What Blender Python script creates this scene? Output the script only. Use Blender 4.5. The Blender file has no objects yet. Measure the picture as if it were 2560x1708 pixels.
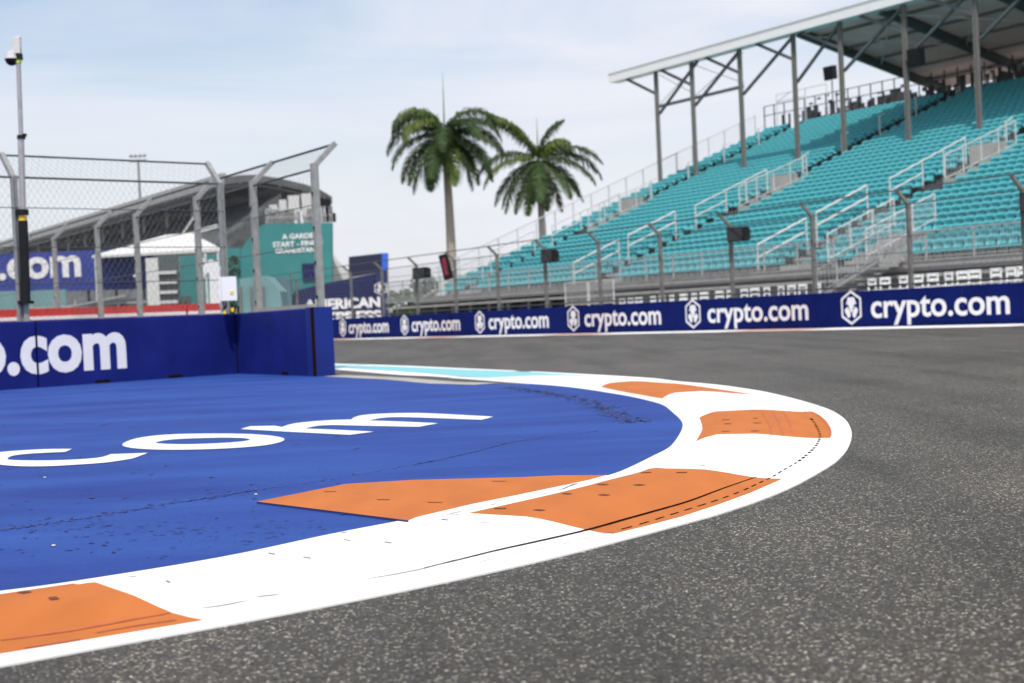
import bpy, math, random
from mathutils import Vector, Matrix
from mathutils.geometry import delaunay_2d_cdt
random.seed(7)
R = math.radians
scene = bpy.context.scene
col = scene.collection

# ---------------------------------------------------------------- camera
FPX = 3555.0; CAMZ = 0.81
roll = R(2.62); pit = R(-1.03)
fw = Vector((0, math.cos(pit), math.sin(pit)))
r0 = Vector((1, 0, 0)); u0 = r0.cross(fw)
CR = math.cos(roll) * r0 - math.sin(roll) * u0
CU = math.sin(roll) * r0 + math.cos(roll) * u0
CC = Vector((0, 0, CAMZ))
cd = bpy.data.cameras.new('camera'); cam = bpy.data.objects.new('camera', cd); col.objects.link(cam)
cd.sensor_width = 36; cd.lens = FPX / 2560 * 36; cd.clip_start = 0.05; cd.clip_end = 6000
cam.matrix_world = Matrix(((CR.x, CU.x, -fw.x, 0), (CR.y, CU.y, -fw.y, 0), (CR.z, CU.z, -fw.z, CAMZ), (0, 0, 0, 1)))
cd.dof.use_dof = True; cd.dof.focus_distance = 6.3; cd.dof.aperture_fstop = 3.6
scene.camera = cam

# ---------------------------------------------------------------- world, sun, exposure
SUN_EL = 60; SUN_AZ = 184        # azimuth measured clockwise from +Y : sun is high and behind the camera
w = bpy.data.worlds.new('World'); scene.world = w; w.use_nodes = True
nt = w.node_tree; nt.nodes.clear()
wo = nt.nodes.new('ShaderNodeOutputWorld'); bg = nt.nodes.new('ShaderNodeBackground'); nt.links.new(bg.outputs[0], wo.inputs[0])
sky = nt.nodes.new('ShaderNodeTexSky'); sky.sky_type = 'NISHITA'; sky.sun_disc = False
sky.sun_elevation = R(SUN_EL); sky.sun_rotation = R(SUN_AZ); sky.air_density = 1.2; sky.dust_density = 2.0; sky.ozone_density = 2.5
tc = nt.nodes.new('ShaderNodeTexCoord')
mp = nt.nodes.new('ShaderNodeMapping'); mp.inputs['Scale'].default_value = (1.1, 1.1, 6.5); mp.inputs['Location'].default_value = (0.35, 0.2, 0.1)
nt.links.new(tc.outputs['Generated'], mp.inputs[0])
nz = nt.nodes.new('ShaderNodeTexNoise'); nz.inputs['Scale'].default_value = 1.6; nz.inputs['Detail'].default_value = 7; nz.inputs['Roughness'].default_value = 0.55; nz.inputs['Distortion'].default_value = 0.6
nt.links.new(mp.outputs[0], nz.inputs[0])
rp = nt.nodes.new('ShaderNodeValToRGB'); rp.color_ramp.elements[0].position = 0.42; rp.color_ramp.elements[1].position = 0.66
rp.color_ramp.elements[0].color = (0, 0, 0, 1); rp.color_ramp.elements[1].color = (1, 1, 1, 1)
nt.links.new(nz.outputs[0], rp.inputs[0])
sx = nt.nodes.new('ShaderNodeSeparateXYZ'); nt.links.new(tc.outputs['Generated'], sx.inputs[0])
def wmath(op, a, b=None, clamp=False):
    n = nt.nodes.new('ShaderNodeMath'); n.operation = op; n.use_clamp = clamp
    for i, q in enumerate((a, b)):
        if q is None: continue
        if isinstance(q, (int, float)): n.inputs[i].default_value = q
        else: nt.links.new(q, n.inputs[i])
    return n.outputs[0]
# thin cirrus everywhere, thicker high up, and a pale haze band close to the horizon
hor = wmath('SUBTRACT', 1.0, wmath('MULTIPLY', sx.outputs[2], 4.5), True)
hi = wmath('MULTIPLY', wmath('SUBTRACT', sx.outputs[2], 0.135), 9.0, True)
cirrus = wmath('ADD', wmath('MULTIPLY', rp.outputs[0], 0.42), wmath('MULTIPLY', rp.outputs[0], wmath('MULTIPLY', hi, 0.5)), True)
side = wmath('MULTIPLY', wmath('ADD', sx.outputs[0], 0.35), 0.35, True)
cirrus = wmath('ADD', cirrus, side)
mask = wmath('ADD', wmath('MULTIPLY', hor, 0.62), wmath('ADD', cirrus, 0.16), True)
mx = nt.nodes.new('ShaderNodeMix'); mx.data_type = 'RGBA'
nt.links.new(mask, mx.inputs[0]); nt.links.new(sky.outputs[0], mx.inputs[6]); mx.inputs[7].default_value = (5.45, 5.5, 5.95, 1)
nt.links.new(mx.outputs[2], bg.inputs[0]); bg.inputs[1].default_value = 0.118
sl = bpy.data.lights.new('sun', 'SUN'); sl.energy = 2.8; sl.angle = R(1.2); sl.color = (1.0, 0.965, 0.9)
sun = bpy.data.objects.new('sun', sl); col.objects.link(sun)
sd = Vector((math.sin(R(SUN_AZ)) * math.cos(R(SUN_EL)), math.cos(R(SUN_AZ)) * math.cos(R(SUN_EL)), math.sin(R(SUN_EL))))
sun.rotation_euler = sd.to_track_quat('Z', 'Y').to_euler(); sun.location = (0, 0, 60)
scene.view_settings.view_transform = 'Standard'; scene.view_settings.look = 'None'
scene.view_settings.exposure = 0.45; scene.view_settings.gamma = 1
try:
    scene.cycles.use_denoising = True
    scene.cycles.max_bounces = 6; scene.cycles.diffuse_bounces = 3; scene.cycles.transparent_max_bounces = 8
except Exception: pass

# ---------------------------------------------------------------- pixel (2560x1708 photo) -> world helpers
def ray(x, y): return (x - 1280) / FPX * CR - (y - 854) / FPX * CU + fw
def G(x, y, z=0.0):
    d = ray(x, y); t = (z - CAMZ) / d.z; return CC + t * d
def AT(x, y, Y):
    d = ray(x, y); return CC + d * (Y / d.y)

# ---------------------------------------------------------------- materials
MATS = {}
def mat(name, c, rough=0.6, metal=0.0, var=0.12, scale=6.0, bump=0.0, spec=0.5, stretch=None):
    if name in MATS: return MATS[name]
    m = bpy.data.materials.new(name); m.use_nodes = True; t = m.node_tree; b = t.nodes['Principled BSDF']
    b.inputs['Roughness'].default_value = rough; b.inputs['Metallic'].default_value = metal; b.inputs['Specular IOR Level'].default_value = spec
    co = t.nodes.new('ShaderNodeTexCoord'); n = t.nodes.new('ShaderNodeTexNoise'); n.inputs['Scale'].default_value = scale; n.inputs['Detail'].default_value = 5
    if stretch:
        q = t.nodes.new('ShaderNodeMapping'); q.inputs['Scale'].default_value = stretch; t.links.new(co.outputs['Object'], q.inputs[0]); t.links.new(q.outputs[0], n.inputs[0])
    else: t.links.new(co.outputs['Object'], n.inputs[0])
    r = t.nodes.new('ShaderNodeValToRGB'); r.color_ramp.elements[0].position = .3; r.color_ramp.elements[1].position = .7
    r.color_ramp.elements[0].color = tuple(x * (1 - var) for x in c) + (1,); r.color_ramp.elements[1].color = tuple(min(1, x * (1 + var)) for x in c) + (1,)
    t.links.new(n.outputs[0], r.inputs[0]); t.links.new(r.outputs[0], b.inputs['Base Color'])
    if bump:
        bn = t.nodes.new('ShaderNodeBump'); bn.inputs['Strength'].default_value = bump; bn.inputs['Distance'].default_value = .02
        t.links.new(n.outputs[0], bn.inputs['Height']); t.links.new(bn.outputs[0], b.inputs['Normal'])
    MATS[name] = m; return m

def asphalt_mat():
    m = bpy.data.materials.new('asphalt'); m.use_nodes = True; t = m.node_tree; L = t.links; b = t.nodes['Principled BSDF']
    co = t.nodes.new('ShaderNodeTexCoord')
    def vor(s):
        v = t.nodes.new('ShaderNodeTexVoronoi'); v.inputs['Scale'].default_value = s; L.new(co.outputs['Object'], v.inputs['Vector']); return v
    def ramp(src, pts):
        r = t.nodes.new('ShaderNodeValToRGB'); e = r.color_ramp.elements
        while len(e) < len(pts): e.new(0.5)
        for k, (p, c) in enumerate(pts): e[k].position = p; e[k].color = c
        L.new(src, r.inputs[0]); return r
    def mixc(kind, fac, a, c):
        x = t.nodes.new('ShaderNodeMix'); x.data_type = 'RGBA'; x.blend_type = kind
        if isinstance(fac, float): x.inputs[0].default_value = fac
        else: L.new(fac, x.inputs[0])
        L.new(a, x.inputs[6])
        if isinstance(c, tuple): x.inputs[7].default_value = c
        else: L.new(c, x.inputs[7])
        return x.outputs[2]
    v1 = vor(150); sep = t.nodes.new('ShaderNodeSeparateColor'); L.new(v1.outputs['Color'], sep.inputs[0])
    base = ramp(sep.outputs[0], [(0, (.020, .0178, .0145, 1)), (.5, (.050, .0445, .037, 1)), (.9, (.096, .086, .071, 1)), (1, (.50, .46, .39, 1))])
    v2 = vor(390); sep2 = t.nodes.new('ShaderNodeSeparateColor'); L.new(v2.outputs['Color'], sep2.inputs[0])
    fine = ramp(sep2.outputs[1], [(0, (.55, .55, .55, 1)), (.8, (1.1, 1.1, 1.1, 1)), (1, (2.3, 2.2, 2.05, 1))])
    c = mixc('MULTIPLY', 1.0, base.outputs[0], fine.outputs[0])
    # broad patches and long soft streaks of rubber on the racing line
    n = t.nodes.new('ShaderNodeTexNoise'); n.inputs['Scale'].default_value = .55; n.inputs['Detail'].default_value = 6; n.inputs['Distortion'].default_value = .8; L.new(co.outputs['Object'], n.inputs[0])
    pr = ramp(n.outputs[0], [(.3, (.80, .80, .80, 1)), (.7, (1.2, 1.2, 1.19, 1))]); c = mixc('MULTIPLY', 1.0, c, pr.outputs[0])
    mpn = t.nodes.new('ShaderNodeMapping'); mpn.inputs['Rotation'].default_value = (0, 0, R(-28)); mpn.inputs['Scale'].default_value = (1.3, .12, 1); L.new(co.outputs['Object'], mpn.inputs[0])
    n2 = t.nodes.new('ShaderNodeTexNoise'); n2.inputs['Scale'].default_value = 1.0; n2.inputs['Detail'].default_value = 5; L.new(mpn.outputs[0], n2.inputs[0])
    p2 = ramp(n2.outputs[0], [(.36, (.64, .64, .64, 1)), (.54, (1, 1, 1, 1))]); c = mixc('MULTIPLY', 1.0, c, p2.outputs[0])
    L.new(c, b.inputs['Base Color']); b.inputs['Roughness'].default_value = .5; b.inputs['Specular IOR Level'].default_value = .17; b.inputs['Specular Tint'].default_value = (1, .95, .87, 1)
    bn = t.nodes.new('ShaderNodeBump'); bn.inputs['Strength'].default_value = .55; bn.inputs['Distance'].default_value = .003
    L.new(sep.outputs[1], bn.inputs['Height']); L.new(bn.outputs[0], b.inputs['Normal'])
    return m

def runoff_mat():
    m = bpy.data.materials.new('runoff_paint'); m.use_nodes = True; t = m.node_tree; L = t.links; b = t.nodes['Principled BSDF']
    co = t.nodes.new('ShaderNodeTexCoord')
    mpn = t.nodes.new('ShaderNodeMapping'); mpn.inputs['Rotation'].default_value = (0, 0, R(-4)); mpn.inputs['Scale'].default_value = (.45, 1.3, 1); L.new(co.outputs['Object'], mpn.inputs[0])
    n = t.nodes.new('ShaderNodeTexNoise'); n.inputs['Scale'].default_value = .9; n.inputs['Detail'].default_value = 7; n.inputs['Roughness'].default_value = .6; L.new(mpn.outputs[0], n.inputs[0])
    r = t.nodes.new('ShaderNodeValToRGB'); e = r.color_ramp.elements
    e[0].position = .32; e[0].color = (.019, .048, .245, 1); e[1].position = .72; e[1].color = (.033, .094, .365, 1)
    L.new(n.outputs[0], r.inputs[0])
    n3 = t.nodes.new('ShaderNodeTexNoise'); n3.inputs['Scale'].default_value = 60; n3.inputs['Detail'].default_value = 3; L.new(co.outputs['Object'], n3.inputs[0])
    x = t.nodes.new('ShaderNodeMix'); x.data_type = 'RGBA'; x.blend_type = 'MULTIPLY'; x.inputs[0].default_value = .35
    L.new(r.outputs[0], x.inputs[6]); L.new(n3.outputs[0], x.inputs[7]); L.new(x.outputs[2], b.inputs['Base Color'])
    b.inputs['Roughness'].default_value = .7; b.inputs['Specular IOR Level'].default_value = .12
    bn = t.nodes.new('ShaderNodeBump'); bn.inputs['Strength'].default_value = .5; bn.inputs['Distance'].default_value = .004
    L.new(n3.outputs[0], bn.inputs['Height']); L.new(bn.outputs[0], b.inputs['Normal'])
    return m

M = dict(
    white=mat('white_paint', (.80, .80, .79), .5, var=.03, scale=3),
    orange=mat('orange_paint', (.45, .135, .030), .7, spec=.15, var=.09, scale=5, stretch=(1, .3, 1)),
    turq=mat('turquoise_paint', (.18, .49, .53), .5, var=.05),
    red=mat('red_paint', (.55, .03, .025), .5),
    blue=mat('barrier_vinyl', (.009, .017, .150), .6, spec=.10, var=.2, scale=1.6, bump=.3),
    blue2=mat('barrier_end_vinyl', (.011, .026, .19), .6, spec=.15, var=.14, scale=1.2, bump=.12),
    letter=mat('letter_vinyl', (.80, .785, .79), .6, var=.03),
    black=mat('black_plastic', (.010, .011, .012), .6, spec=.2),
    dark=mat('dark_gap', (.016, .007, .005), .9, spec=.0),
    blue3=mat('far_barrier_vinyl', (.006, .013, .105), .7, spec=.03, var=.14, scale=1.2),
    galv=mat('galvanised_steel', (.30, .305, .30), .55, .15, spec=.3, var=.14, scale=9),
    wire=mat('fence_wire', (.16, .17, .175), .55, .4),
    cable=mat('cable_steel', (.07, .075, .08), .6, .3),
    steel=mat('column_steel', (.19, .185, .175), .6, .1, spec=.25, var=.1),
    steeld=mat('dark_steel', (.085, .105, .105), .6, .2),
    rail=mat('rail_aluminium', (.58, .575, .56), .5, .0, var=.08),
    alu=mat('aluminium_deck', (.36, .355, .345), .55, .15, var=.12, scale=4),
    seat=mat('seat_plastic', (.080, .375, .41), .5, spec=.3, var=.10, scale=30),
    conc=mat('concrete', (.34, .33, .31), .8, var=.12, scale=2),
    roofw=mat('roof_white', (.82, .82, .80), .5, var=.03),
    under=mat('roof_underside', (.74, .60, .55), .8, var=.1, scale=.8),
    teal=mat('teal_wall', (.05, .22, .22), .65, spec=.15, var=.08, scale=.5),
    tealp=mat('pale_teal_panel', (.16, .30, .31), .6, var=.12, scale=.6),
    navy=mat('navy_panel', (.018, .022, .085), .6, spec=.15, var=.12, scale=.6),
    bright=mat('bright_blue_panel', (.03, .12, .62), .5),
    banner=mat('banner_blue', (.035, .055, .27), .65, spec=.15, var=.1, scale=.4),
    tent=mat('tent_fabric', (.62, .62, .60), .7, var=.02),
    canopy=mat('dark_roof_metal', (.11, .112, .112), .7, .0, spec=.2, var=.2, scale=.6),
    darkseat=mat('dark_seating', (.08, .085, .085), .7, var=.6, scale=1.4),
    trunk=mat('palm_trunk', (.33, .29, .24), .85, var=.2, scale=8, stretch=(1, 1, 6), bump=.4),
    shaft=mat('palm_crownshaft', (.10, .17, .05), .6, var=.2),
    frond=mat('palm_leaf', (.030, .058, .014), .6, spec=.25, var=.5, scale=1.3),
    frond2=mat('palm_leaf_light', (.085, .12, .02), .6, spec=.25, var=.4, scale=1.3),
    leaf=mat('far_foliage', (.045, .07, .03), .7, var=.5, scale=1),
    yellow=mat('yellow_tape', (.80, .52, .03), .5), lime=mat('lime_tape', (.45, .6, .06), .5),
    box=mat('box_white', (.78, .78, .80), .4, var=.02),
    redled=mat('red_panel', (.22, .018, .04), .6),
    bluedk=mat('blue_pit', (.012, .022, .12), .7), brown=mat('orange_slot', (.12, .03, .01), .8), orangedk=mat('orange_scuff', (.44, .10, .025), .7, var=.2),
    grit=mat('grit', (.5, .5, .48), .8), bluelt=mat('runoff_scuff', (.020, .046, .21), .6, var=.3, scale=20),
)
_t = M['under'].node_tree; _b = _t.nodes['Principled BSDF']; _tr = _t.nodes.new('ShaderNodeBsdfTranslucent'); _tr.inputs[0].default_value = (.85, .78, .72, 1)
_mx = _t.nodes.new('ShaderNodeMixShader'); _mx.inputs[0].default_value = .11; _o = next(n for n in _t.nodes if n.type == 'OUTPUT_MATERIAL')
_t.links.new(_b.outputs[0], _mx.inputs[1]); _t.links.new(_tr.outputs[0], _mx.inputs[2]); _t.links.new(_mx.outputs[0], _o.inputs[0])   # thin light-passing roof sheeting
M['asphalt'] = asphalt_mat(); M['runoff'] = runoff_mat()

# ---------------------------------------------------------------- object helpers
def tag(o, label=None, cat=None, group=None, kind=None):
    if label: o['label'] = label
    if cat: o['category'] = cat
    if group: o['group'] = group
    if kind: o['kind'] = kind
    return o
def empty(name, loc=(0, 0, 0), rz=0, **k):
    o = bpy.data.objects.new(name, None); col.objects.link(o); o.location = loc; o.rotation_euler = (0, 0, rz); o.empty_display_size = .3
    return tag(o, **k)
class MB:
    def __init__(s): s.v = []; s.f = []; s.m = []
    def add(s, vs, fs, mi=0):
        k = len(s.v); s.v += [tuple(p) for p in vs]
        for f in fs: s.f.append(tuple(i + k for i in f)); s.m.append(mi)
        return s
    def box(s, c, sz, mi=0, ax=None):
        hx, hy, hz = sz[0] / 2, sz[1] / 2, sz[2] / 2; c = Vector(c); vs = []
        X, Y, Z = ax if ax else (Vector((1, 0, 0)), Vector((0, 1, 0)), Vector((0, 0, 1)))
        for a, b, d in ((-1, -1, -1), (1, -1, -1), (1, 1, -1), (-1, 1, -1), (-1, -1, 1), (1, -1, 1), (1, 1, 1), (-1, 1, 1)):
            vs.append(c + X * a * hx + Y * b * hy + Z * d * hz)
        return s.add(vs, [(0, 3, 2, 1), (4, 5, 6, 7), (0, 1, 5, 4), (1, 2, 6, 5), (2, 3, 7, 6), (3, 0, 4, 7)], mi)
    def span(s, a, b, mi=0):
        a = Vector(a); b = Vector(b); return s.box((a + b) / 2, [abs(q) for q in (b - a)], mi)
    def bar(s, p, q, w, h=None, mi=0, up=Vector((0, 0, 1))):
        p = Vector(p); q = Vector(q); h = h or w; Z = (q - p); L = Z.length; Z.normalize()
        X = Z.cross(up)
        if X.length < 1e-3: X = Z.cross(Vector((0, 1, 0)))
        X.normalize(); Y = Z.cross(X)
        return s.box((p + q) / 2, (w, h, L), mi, (X, Y, Z))
    def tube(s, p, q, r, n=8, r2=None, mi=0, caps=True):
        p = Vector(p); q = Vector(q); r2 = r if r2 is None else r2; Z = (q - p).normalized()
        X = Z.cross(Vector((0, 0, 1)))
        if X.length < 1e-3: X = Vector((1, 0, 0))
        X.normalize(); Y = Z.cross(X); vs = []
        for c, rr in ((p, r), (q, r2)):
            for i in range(n):
                a = 2 * math.pi * i / n; vs.append(c + X * math.cos(a) * rr + Y * math.sin(a) * rr)
        fs = [(i, (i + 1) % n, n + (i + 1) % n, n + i) for i in range(n)]
        if caps: fs += [tuple(range(n))[::-1], tuple(range(n, 2 * n))]
        return s.add(vs, fs, mi)
    def path(s, pts, r, n=6, mi=0):
        for a, b in zip(pts, pts[1:]): s.tube(a, b, r, n, mi=mi)
        return s
    def ball(s, c, r, mi=0, n=10, k=6, sc=(1, 1, 1), lo=-1, hi=1):
        c = Vector(c); vs = []; fs = []
        for j in range(k + 1):
            ph = math.asin(lo) + (math.asin(hi) - math.asin(lo)) * j / k
            for i in range(n):
                a = 2 * math.pi * i / n; vs.append(c + Vector((math.cos(a) * math.cos(ph) * r * sc[0], math.sin(a) * math.cos(ph) * r * sc[1], math.sin(ph) * r * sc[2])))
        for j in range(k):
            for i in range(n): fs.append((j * n + i, j * n + (i + 1) % n, (j + 1) * n + (i + 1) % n, (j + 1) * n + i))
        return s.add(vs, fs, mi)
    def prism(s, poly, frm, d0, d1, mi=0):
        """poly in 2D; frm(a, b, d) -> point; extruded between depths d0 and d1"""
        n = len(poly); vs = [frm(a, b, d0) for a, b in poly] + [frm(a, b, d1) for a, b in poly]
        fs = [tuple(range(n)), tuple(range(n, 2 * n))[::-1]] + [(i, n + i, n + (i + 1) % n, (i + 1) % n) for i in range(n)]
        return s.add(vs, fs, mi)
    def build(s, name, mats, parent=None, smooth=False, loc=None, **k):
        me = bpy.data.meshes.new(name); me.from_pydata(s.v, [], s.f)
        if not isinstance(mats, (list, tuple)): mats = [mats]
        for m in mats: me.materials.append(M[m] if isinstance(m, str) else m)
        me.polygons.foreach_set('material_index', s.m)
        if smooth: me.polygons.foreach_set('use_smooth', [True] * len(me.polygons))
        me.update(); o = bpy.data.objects.new(name, me); col.objects.link(o)
        if parent: o.parent = parent
        if loc: o.location = loc
        return tag(o, **k)

def inpoly(x, y, poly):
    c = False; j = len(poly) - 1
    for i in range(len(poly)):
        xi, yi = poly[i][0], poly[i][1]; xj, yj = poly[j][0], poly[j][1]
        if (yi > y) != (yj > y) and x < (xj - xi) * (y - yi) / (yj - yi) + xi: c = not c
        j = i
    return c
def smooth_line(pts, n=6, closed=False):
    """Catmull-Rom through 2D points"""
    out = []; N = len(pts)
    rng = range(N if closed else N - 1)
    for i in rng:
        g = (lambda k: pts[k % N]) if closed else (lambda k: pts[min(max(k, 0), N - 1)])
        p0, p1, p2, p3 = g(i - 1), g(i), g(i + 1), g(i + 2)
        for j in range(n):
            t = j / n
            out.append(tuple(.5 * (2 * p1[k] + (p2[k] - p0[k]) * t + (2 * p0[k] - 5 * p1[k] + 4 * p2[k] - p3[k]) * t * t + (3 * p1[k] - p0[k] - 3 * p2[k] + p3[k]) * t ** 3) for k in (0, 1)))
    if not closed: out.append(tuple(pts[-1][:2]))
    return out
def subdiv(poly, step, closed=True):
    out = []; n = len(poly)
    for i in range(n if closed else n - 1):
        a, b = poly[i], poly[(i + 1) % n]; L = math.hypot(b[0] - a[0], b[1] - a[1]); k = max(1, int(L / step))
        for j in range(k): out.append((a[0] + (b[0] - a[0]) * j / k, a[1] + (b[1] - a[1]) * j / k))
    if not closed: out.append(tuple(poly[-1][:2]))
    return out
def drape(mb, poly, hf, off, step=None, holes=(), mi=0, zones=(), skirt=0):
    """fill a plan polygon with triangles lying on the height function hf, lifted by off"""
    loops = [[tuple(p[:2]) for p in poly]] + [[tuple(p[:2]) for p in h] for h in holes]
    if step: loops = [subdiv(l, step) for l in loops]
    vs = []; es = []
    for l in loops:
        k = len(vs); vs += [Vector(p) for p in l]; es += [(k + i, k + (i + 1) % len(l)) for i in range(len(l))]
    if step:
        xs = [p[0] for p in loops[0]]; ys = [p[1] for p in loops[0]]
        x = min(xs) + step / 2
        while x < max(xs):
            y = min(ys) + step / 2
            while y < max(ys):
                if inpoly(x, y, loops[0]): vs.append(Vector((x + random.uniform(-.1, .1) * step, y + random.uniform(-.1, .1) * step)))
                y += step
            x += step
    zl = [(subdiv([tuple(p[:2]) for p in z], step), m_) for z, m_ in zones]
    for l, _m in zl: k = len(vs); vs += [Vector(p) for p in l]; es += [(k + i, k + (i + 1) % len(l)) for i in range(len(l))]
    V, _, Fs, *_ = delaunay_2d_cdt(vs, es, [], 0, 1e-6)
    keep = []; mis = []
    for f in Fs:
        cx = sum(V[i].x for i in f) / len(f); cy = sum(V[i].y for i in f) / len(f)
        if inpoly(cx, cy, loops[0]) and not any(inpoly(cx, cy, h) for h in loops[1:]):
            a, b, c = V[f[0]], V[f[1]], V[f[2]]
            keep.append(tuple(f) if (b.x - a.x) * (c.y - a.y) - (b.y - a.y) * (c.x - a.x) > 0 else tuple(f)[::-1])
            mm = mi
            for l, m_ in zl:
                if inpoly(cx, cy, l): mm = m_
            mis.append(mm)
    k0 = len(mb.m); mb.add([(p.x, p.y, hf(p.x, p.y) + off) for p in V], keep, mi); mb.m[k0:] = mis
    if skirt:
        l = loops[0]; n = len(l); zz = [hf(*p) + off for p in l]
        mb.add([(p[0], p[1], z) for p, z in zip(l, zz)] + [(p[0], p[1], z - skirt) for p, z in zip(l, zz)], [(i, (i + 1) % n, n + (i + 1) % n, n + i) for i in range(n)], mi)
    return mb
flat = lambda x, y: 0.0

def text_mesh(body, size=1.0, bold=0.0, ext=0.0, sx=1.0):
    cu = bpy.data.curves.new('txt', 'FONT'); cu.body = body; cu.size = size; cu.offset = bold; cu.extrude = ext; cu.resolution_u = 4
    o = bpy.data.objects.new('txt', cu); col.objects.link(o); dg = bpy.context.evaluated_depsgraph_get(); dg.update()
    me = bpy.data.meshes.new_from_object(o.evaluated_get(dg)); bpy.data.objects.remove(o); bpy.data.curves.remove(cu)
    vs = [v.co.copy() for v in me.vertices]; fs = [tuple(p.vertices) for p in me.polygons]; bpy.data.meshes.remove(me); return vs, fs
def text_on(name, body, x0, x1, zb, zt, dep, parent, m, bold=.03, ref='x', thick=.006, smooth=False, label=None, cut=None):
    """lettering on the -Y face of a parent's local frame: x0..x1 wide, letters of `ref` height from zb to zt"""
    vs, fs = text_mesh(body, 1.0, bold, .5)
    rv, _ = text_mesh(ref, 1.0, bold, 0)
    r0_, r1_ = min(v.y for v in rv), max(v.y for v in rv); a0, a1 = min(v.x for v in vs), max(v.x for v in vs)
    out = [(x0 + (v.x - a0) / (a1 - a0) * (x1 - x0), dep - (v.z + .5) * thick, zb + (v.y - r0_) / (r1_ - r0_) * (zt - zb)) for v in vs]
    mb = MB(); mb.add(out, fs); return mb.build(name, m, parent)

def hex_logo(name, cx, cz, w_, h, dep, parent, m, name2=None):
    """hexagon outline with an angular head and two lobes inside"""
    mb = MB(); T = .012
    def frm(a, b, d): return (cx + a * w_, dep - d, cz + b * h)
    H = [(0, .5), (.5, .27), (.5, -.27), (0, -.5), (-.5, -.27), (-.5, .27)]
    k = .86
    for i in range(6):
        a, b = H[i], H[(i + 1) % 6]; mb.prism([a, b, (b[0] * k, b[1] * k), (a[0] * k, a[1] * k)][::-1], frm, 0, T)
    mb.prism([(-.15, .30), (.15, .30), (.25, .10), (-.25, .10)], frm, 0, T)
    mb.prism([(-.15, .10), (.15, .10), (.09, -.03), (-.09, -.03)], frm, 0, T)
    mb.prism([(-.07, -.03), (.07, -.03), (.05, -.13), (-.05, -.13)], frm, 0, T)
    for s in (-1, 1):
        p = [(s * .20, .02), (s * .33, -.06), (s * .30, -.14), (s * .17, -.30), (s * .08, -.27), (s * .05, -.20), (s * .10, -.08)]
        mb.prism(p if s < 0 else p[::-1], frm, 0, T)
    return mb.build(name, m, parent)

# ================================================================ SETTING: ground, track, kerb
mb = MB(); drape(mb, [(-2500, -400), (2500, -400), (2500, 3500), (-2500, 3500)], flat, -.03)
mb.build('ground', 'conc', kind='structure')
BD = Vector((0.48933, -0.87210, 0)); BN = Vector((0.87210, 0.48933, 0)); B0 = Vector((-9.6, 76, 0)); B_RZ = math.atan2(BD.y, BD.x)
SA = R(32.5); SN = Vector((math.cos(SA), math.sin(SA), 0)); SV = Vector((math.sin(SA), -math.cos(SA), 0)); SE = Vector((-4.7, 85.7, 0)); S_RZ = math.atan2(SV.y, SV.x)
t0 = B0 - BD * 90 + BN * .6; t1 = B0 + BD * 95 + BN * .6
mb = MB(); drape(mb, [(t0.x, t0.y), (-160, 120), (-160, -30), (60, -30), (t1.x, t1.y)], flat, 0.0)
mb.build('track', 'asphalt', kind='structure')

# outer and inner edge of the white kerb band, traced in the photo and laid on the ground
OUT = [(0, 1666), (277, 1615), (553, 1565), (830, 1512.5), (1106, 1457), (1366, 1399), (1560, 1350), (1747, 1300), (1812, 1281), (1898, 1252), (1985, 1216), (2068, 1170), (2100, 1146),
       (2121, 1118), (2129.4, 1088), (2124, 1066), (2109, 1046), (2072, 1024), (2007, 1003), (1931, 984), (1877, 974), (1790, 962), (1694, 953.5), (1620, 945), (1467, 936), (1331, 929), (1160, 921.5), (990, 914), (835, 909.6)]
INN = [(0, 1479), (194, 1453), (553, 1394), (830, 1335.5), (1040, 1295), (1195, 1261), (1288, 1240), (1381, 1221), (1471, 1201), (1549, 1180), (1634, 1140), (1673, 1119), (1692.5, 1096.6), (1704.5, 1075),
       (1706.6, 1060), (1699, 1047), (1682, 1031.5), (1658, 1013), (1620, 1001.5), (1574, 991), (1515, 981), (1467, 973.6), (1396, 965), (1297, 957.6), (1090, 942), (990, 937), (835, 924)]
def gw(L): return smooth_line([tuple(G(*p, .004)[:2]) for p in L], 5)
out_w = gw(OUT); inn_w = gw(INN)
def extend(l, d0, d1):
    a, b = Vector(l[0]), Vector(l[1]); c, d = Vector(l[-1]), Vector(l[-2])
    return [tuple(a + (a - b).normalized() * d0)] + l + [tuple(c + (c - d).normalized() * d1)]
out_w = extend(out_w, 6, 40); inn_w = extend(inn_w, 6, 40)
def pdist(x, y, L):
    best = 1e9
    for (ax, ay), (bx, by) in zip(L, L[1:]):
        dx, dy = bx - ax, by - ay; t = ((x - ax) * dx + (y - ay) * dy) / (dx * dx + dy * dy + 1e-12); t = 0 if t < 0 else 1 if t > 1 else t
        d = (ax + dx * t - x) ** 2 + (ay + dy * t - y) ** 2
        if d < best: best = d
    return math.sqrt(best)
sm = lambda t: (lambda q: q * q * (3 - 2 * q))(0 if t < 0 else 1 if t > 1 else t)
HC = {}
def kh(x, y):
    k = (round(x, 3), round(y, 3))
    if k not in HC:
        a = pdist(x, y, inn_w); b = pdist(x, y, out_w)
        HC[k] = .006 + (.03 * sm((a - .06) / .2) * sm((b - .16) / .42) * sm((19.5 - y) / 3.0) if y < 20 else 0)
    return HC[k]
def onkerb(px, py, hf=kh):
    d = ray(px, py); ta = (.045 - CAMZ) / d.z; tb = -CAMZ / d.z; prev = ta
    for i in range(1, 41):
        t = ta + (tb - ta) * i / 40; p = CC + d * t
        if p.z <= hf(p.x, p.y):
            for _ in range(6):
                m_ = (prev + t) / 2; q = CC + d * m_
                if q.z <= hf(q.x, q.y): t = m_
                else: prev = m_
            p = CC + d * t; return (p.x, p.y)
        prev = t
    p = CC + d * tb; return (p.x, p.y)
kerb = empty('kerb', (0, 0, 0), kind='structure')
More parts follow.
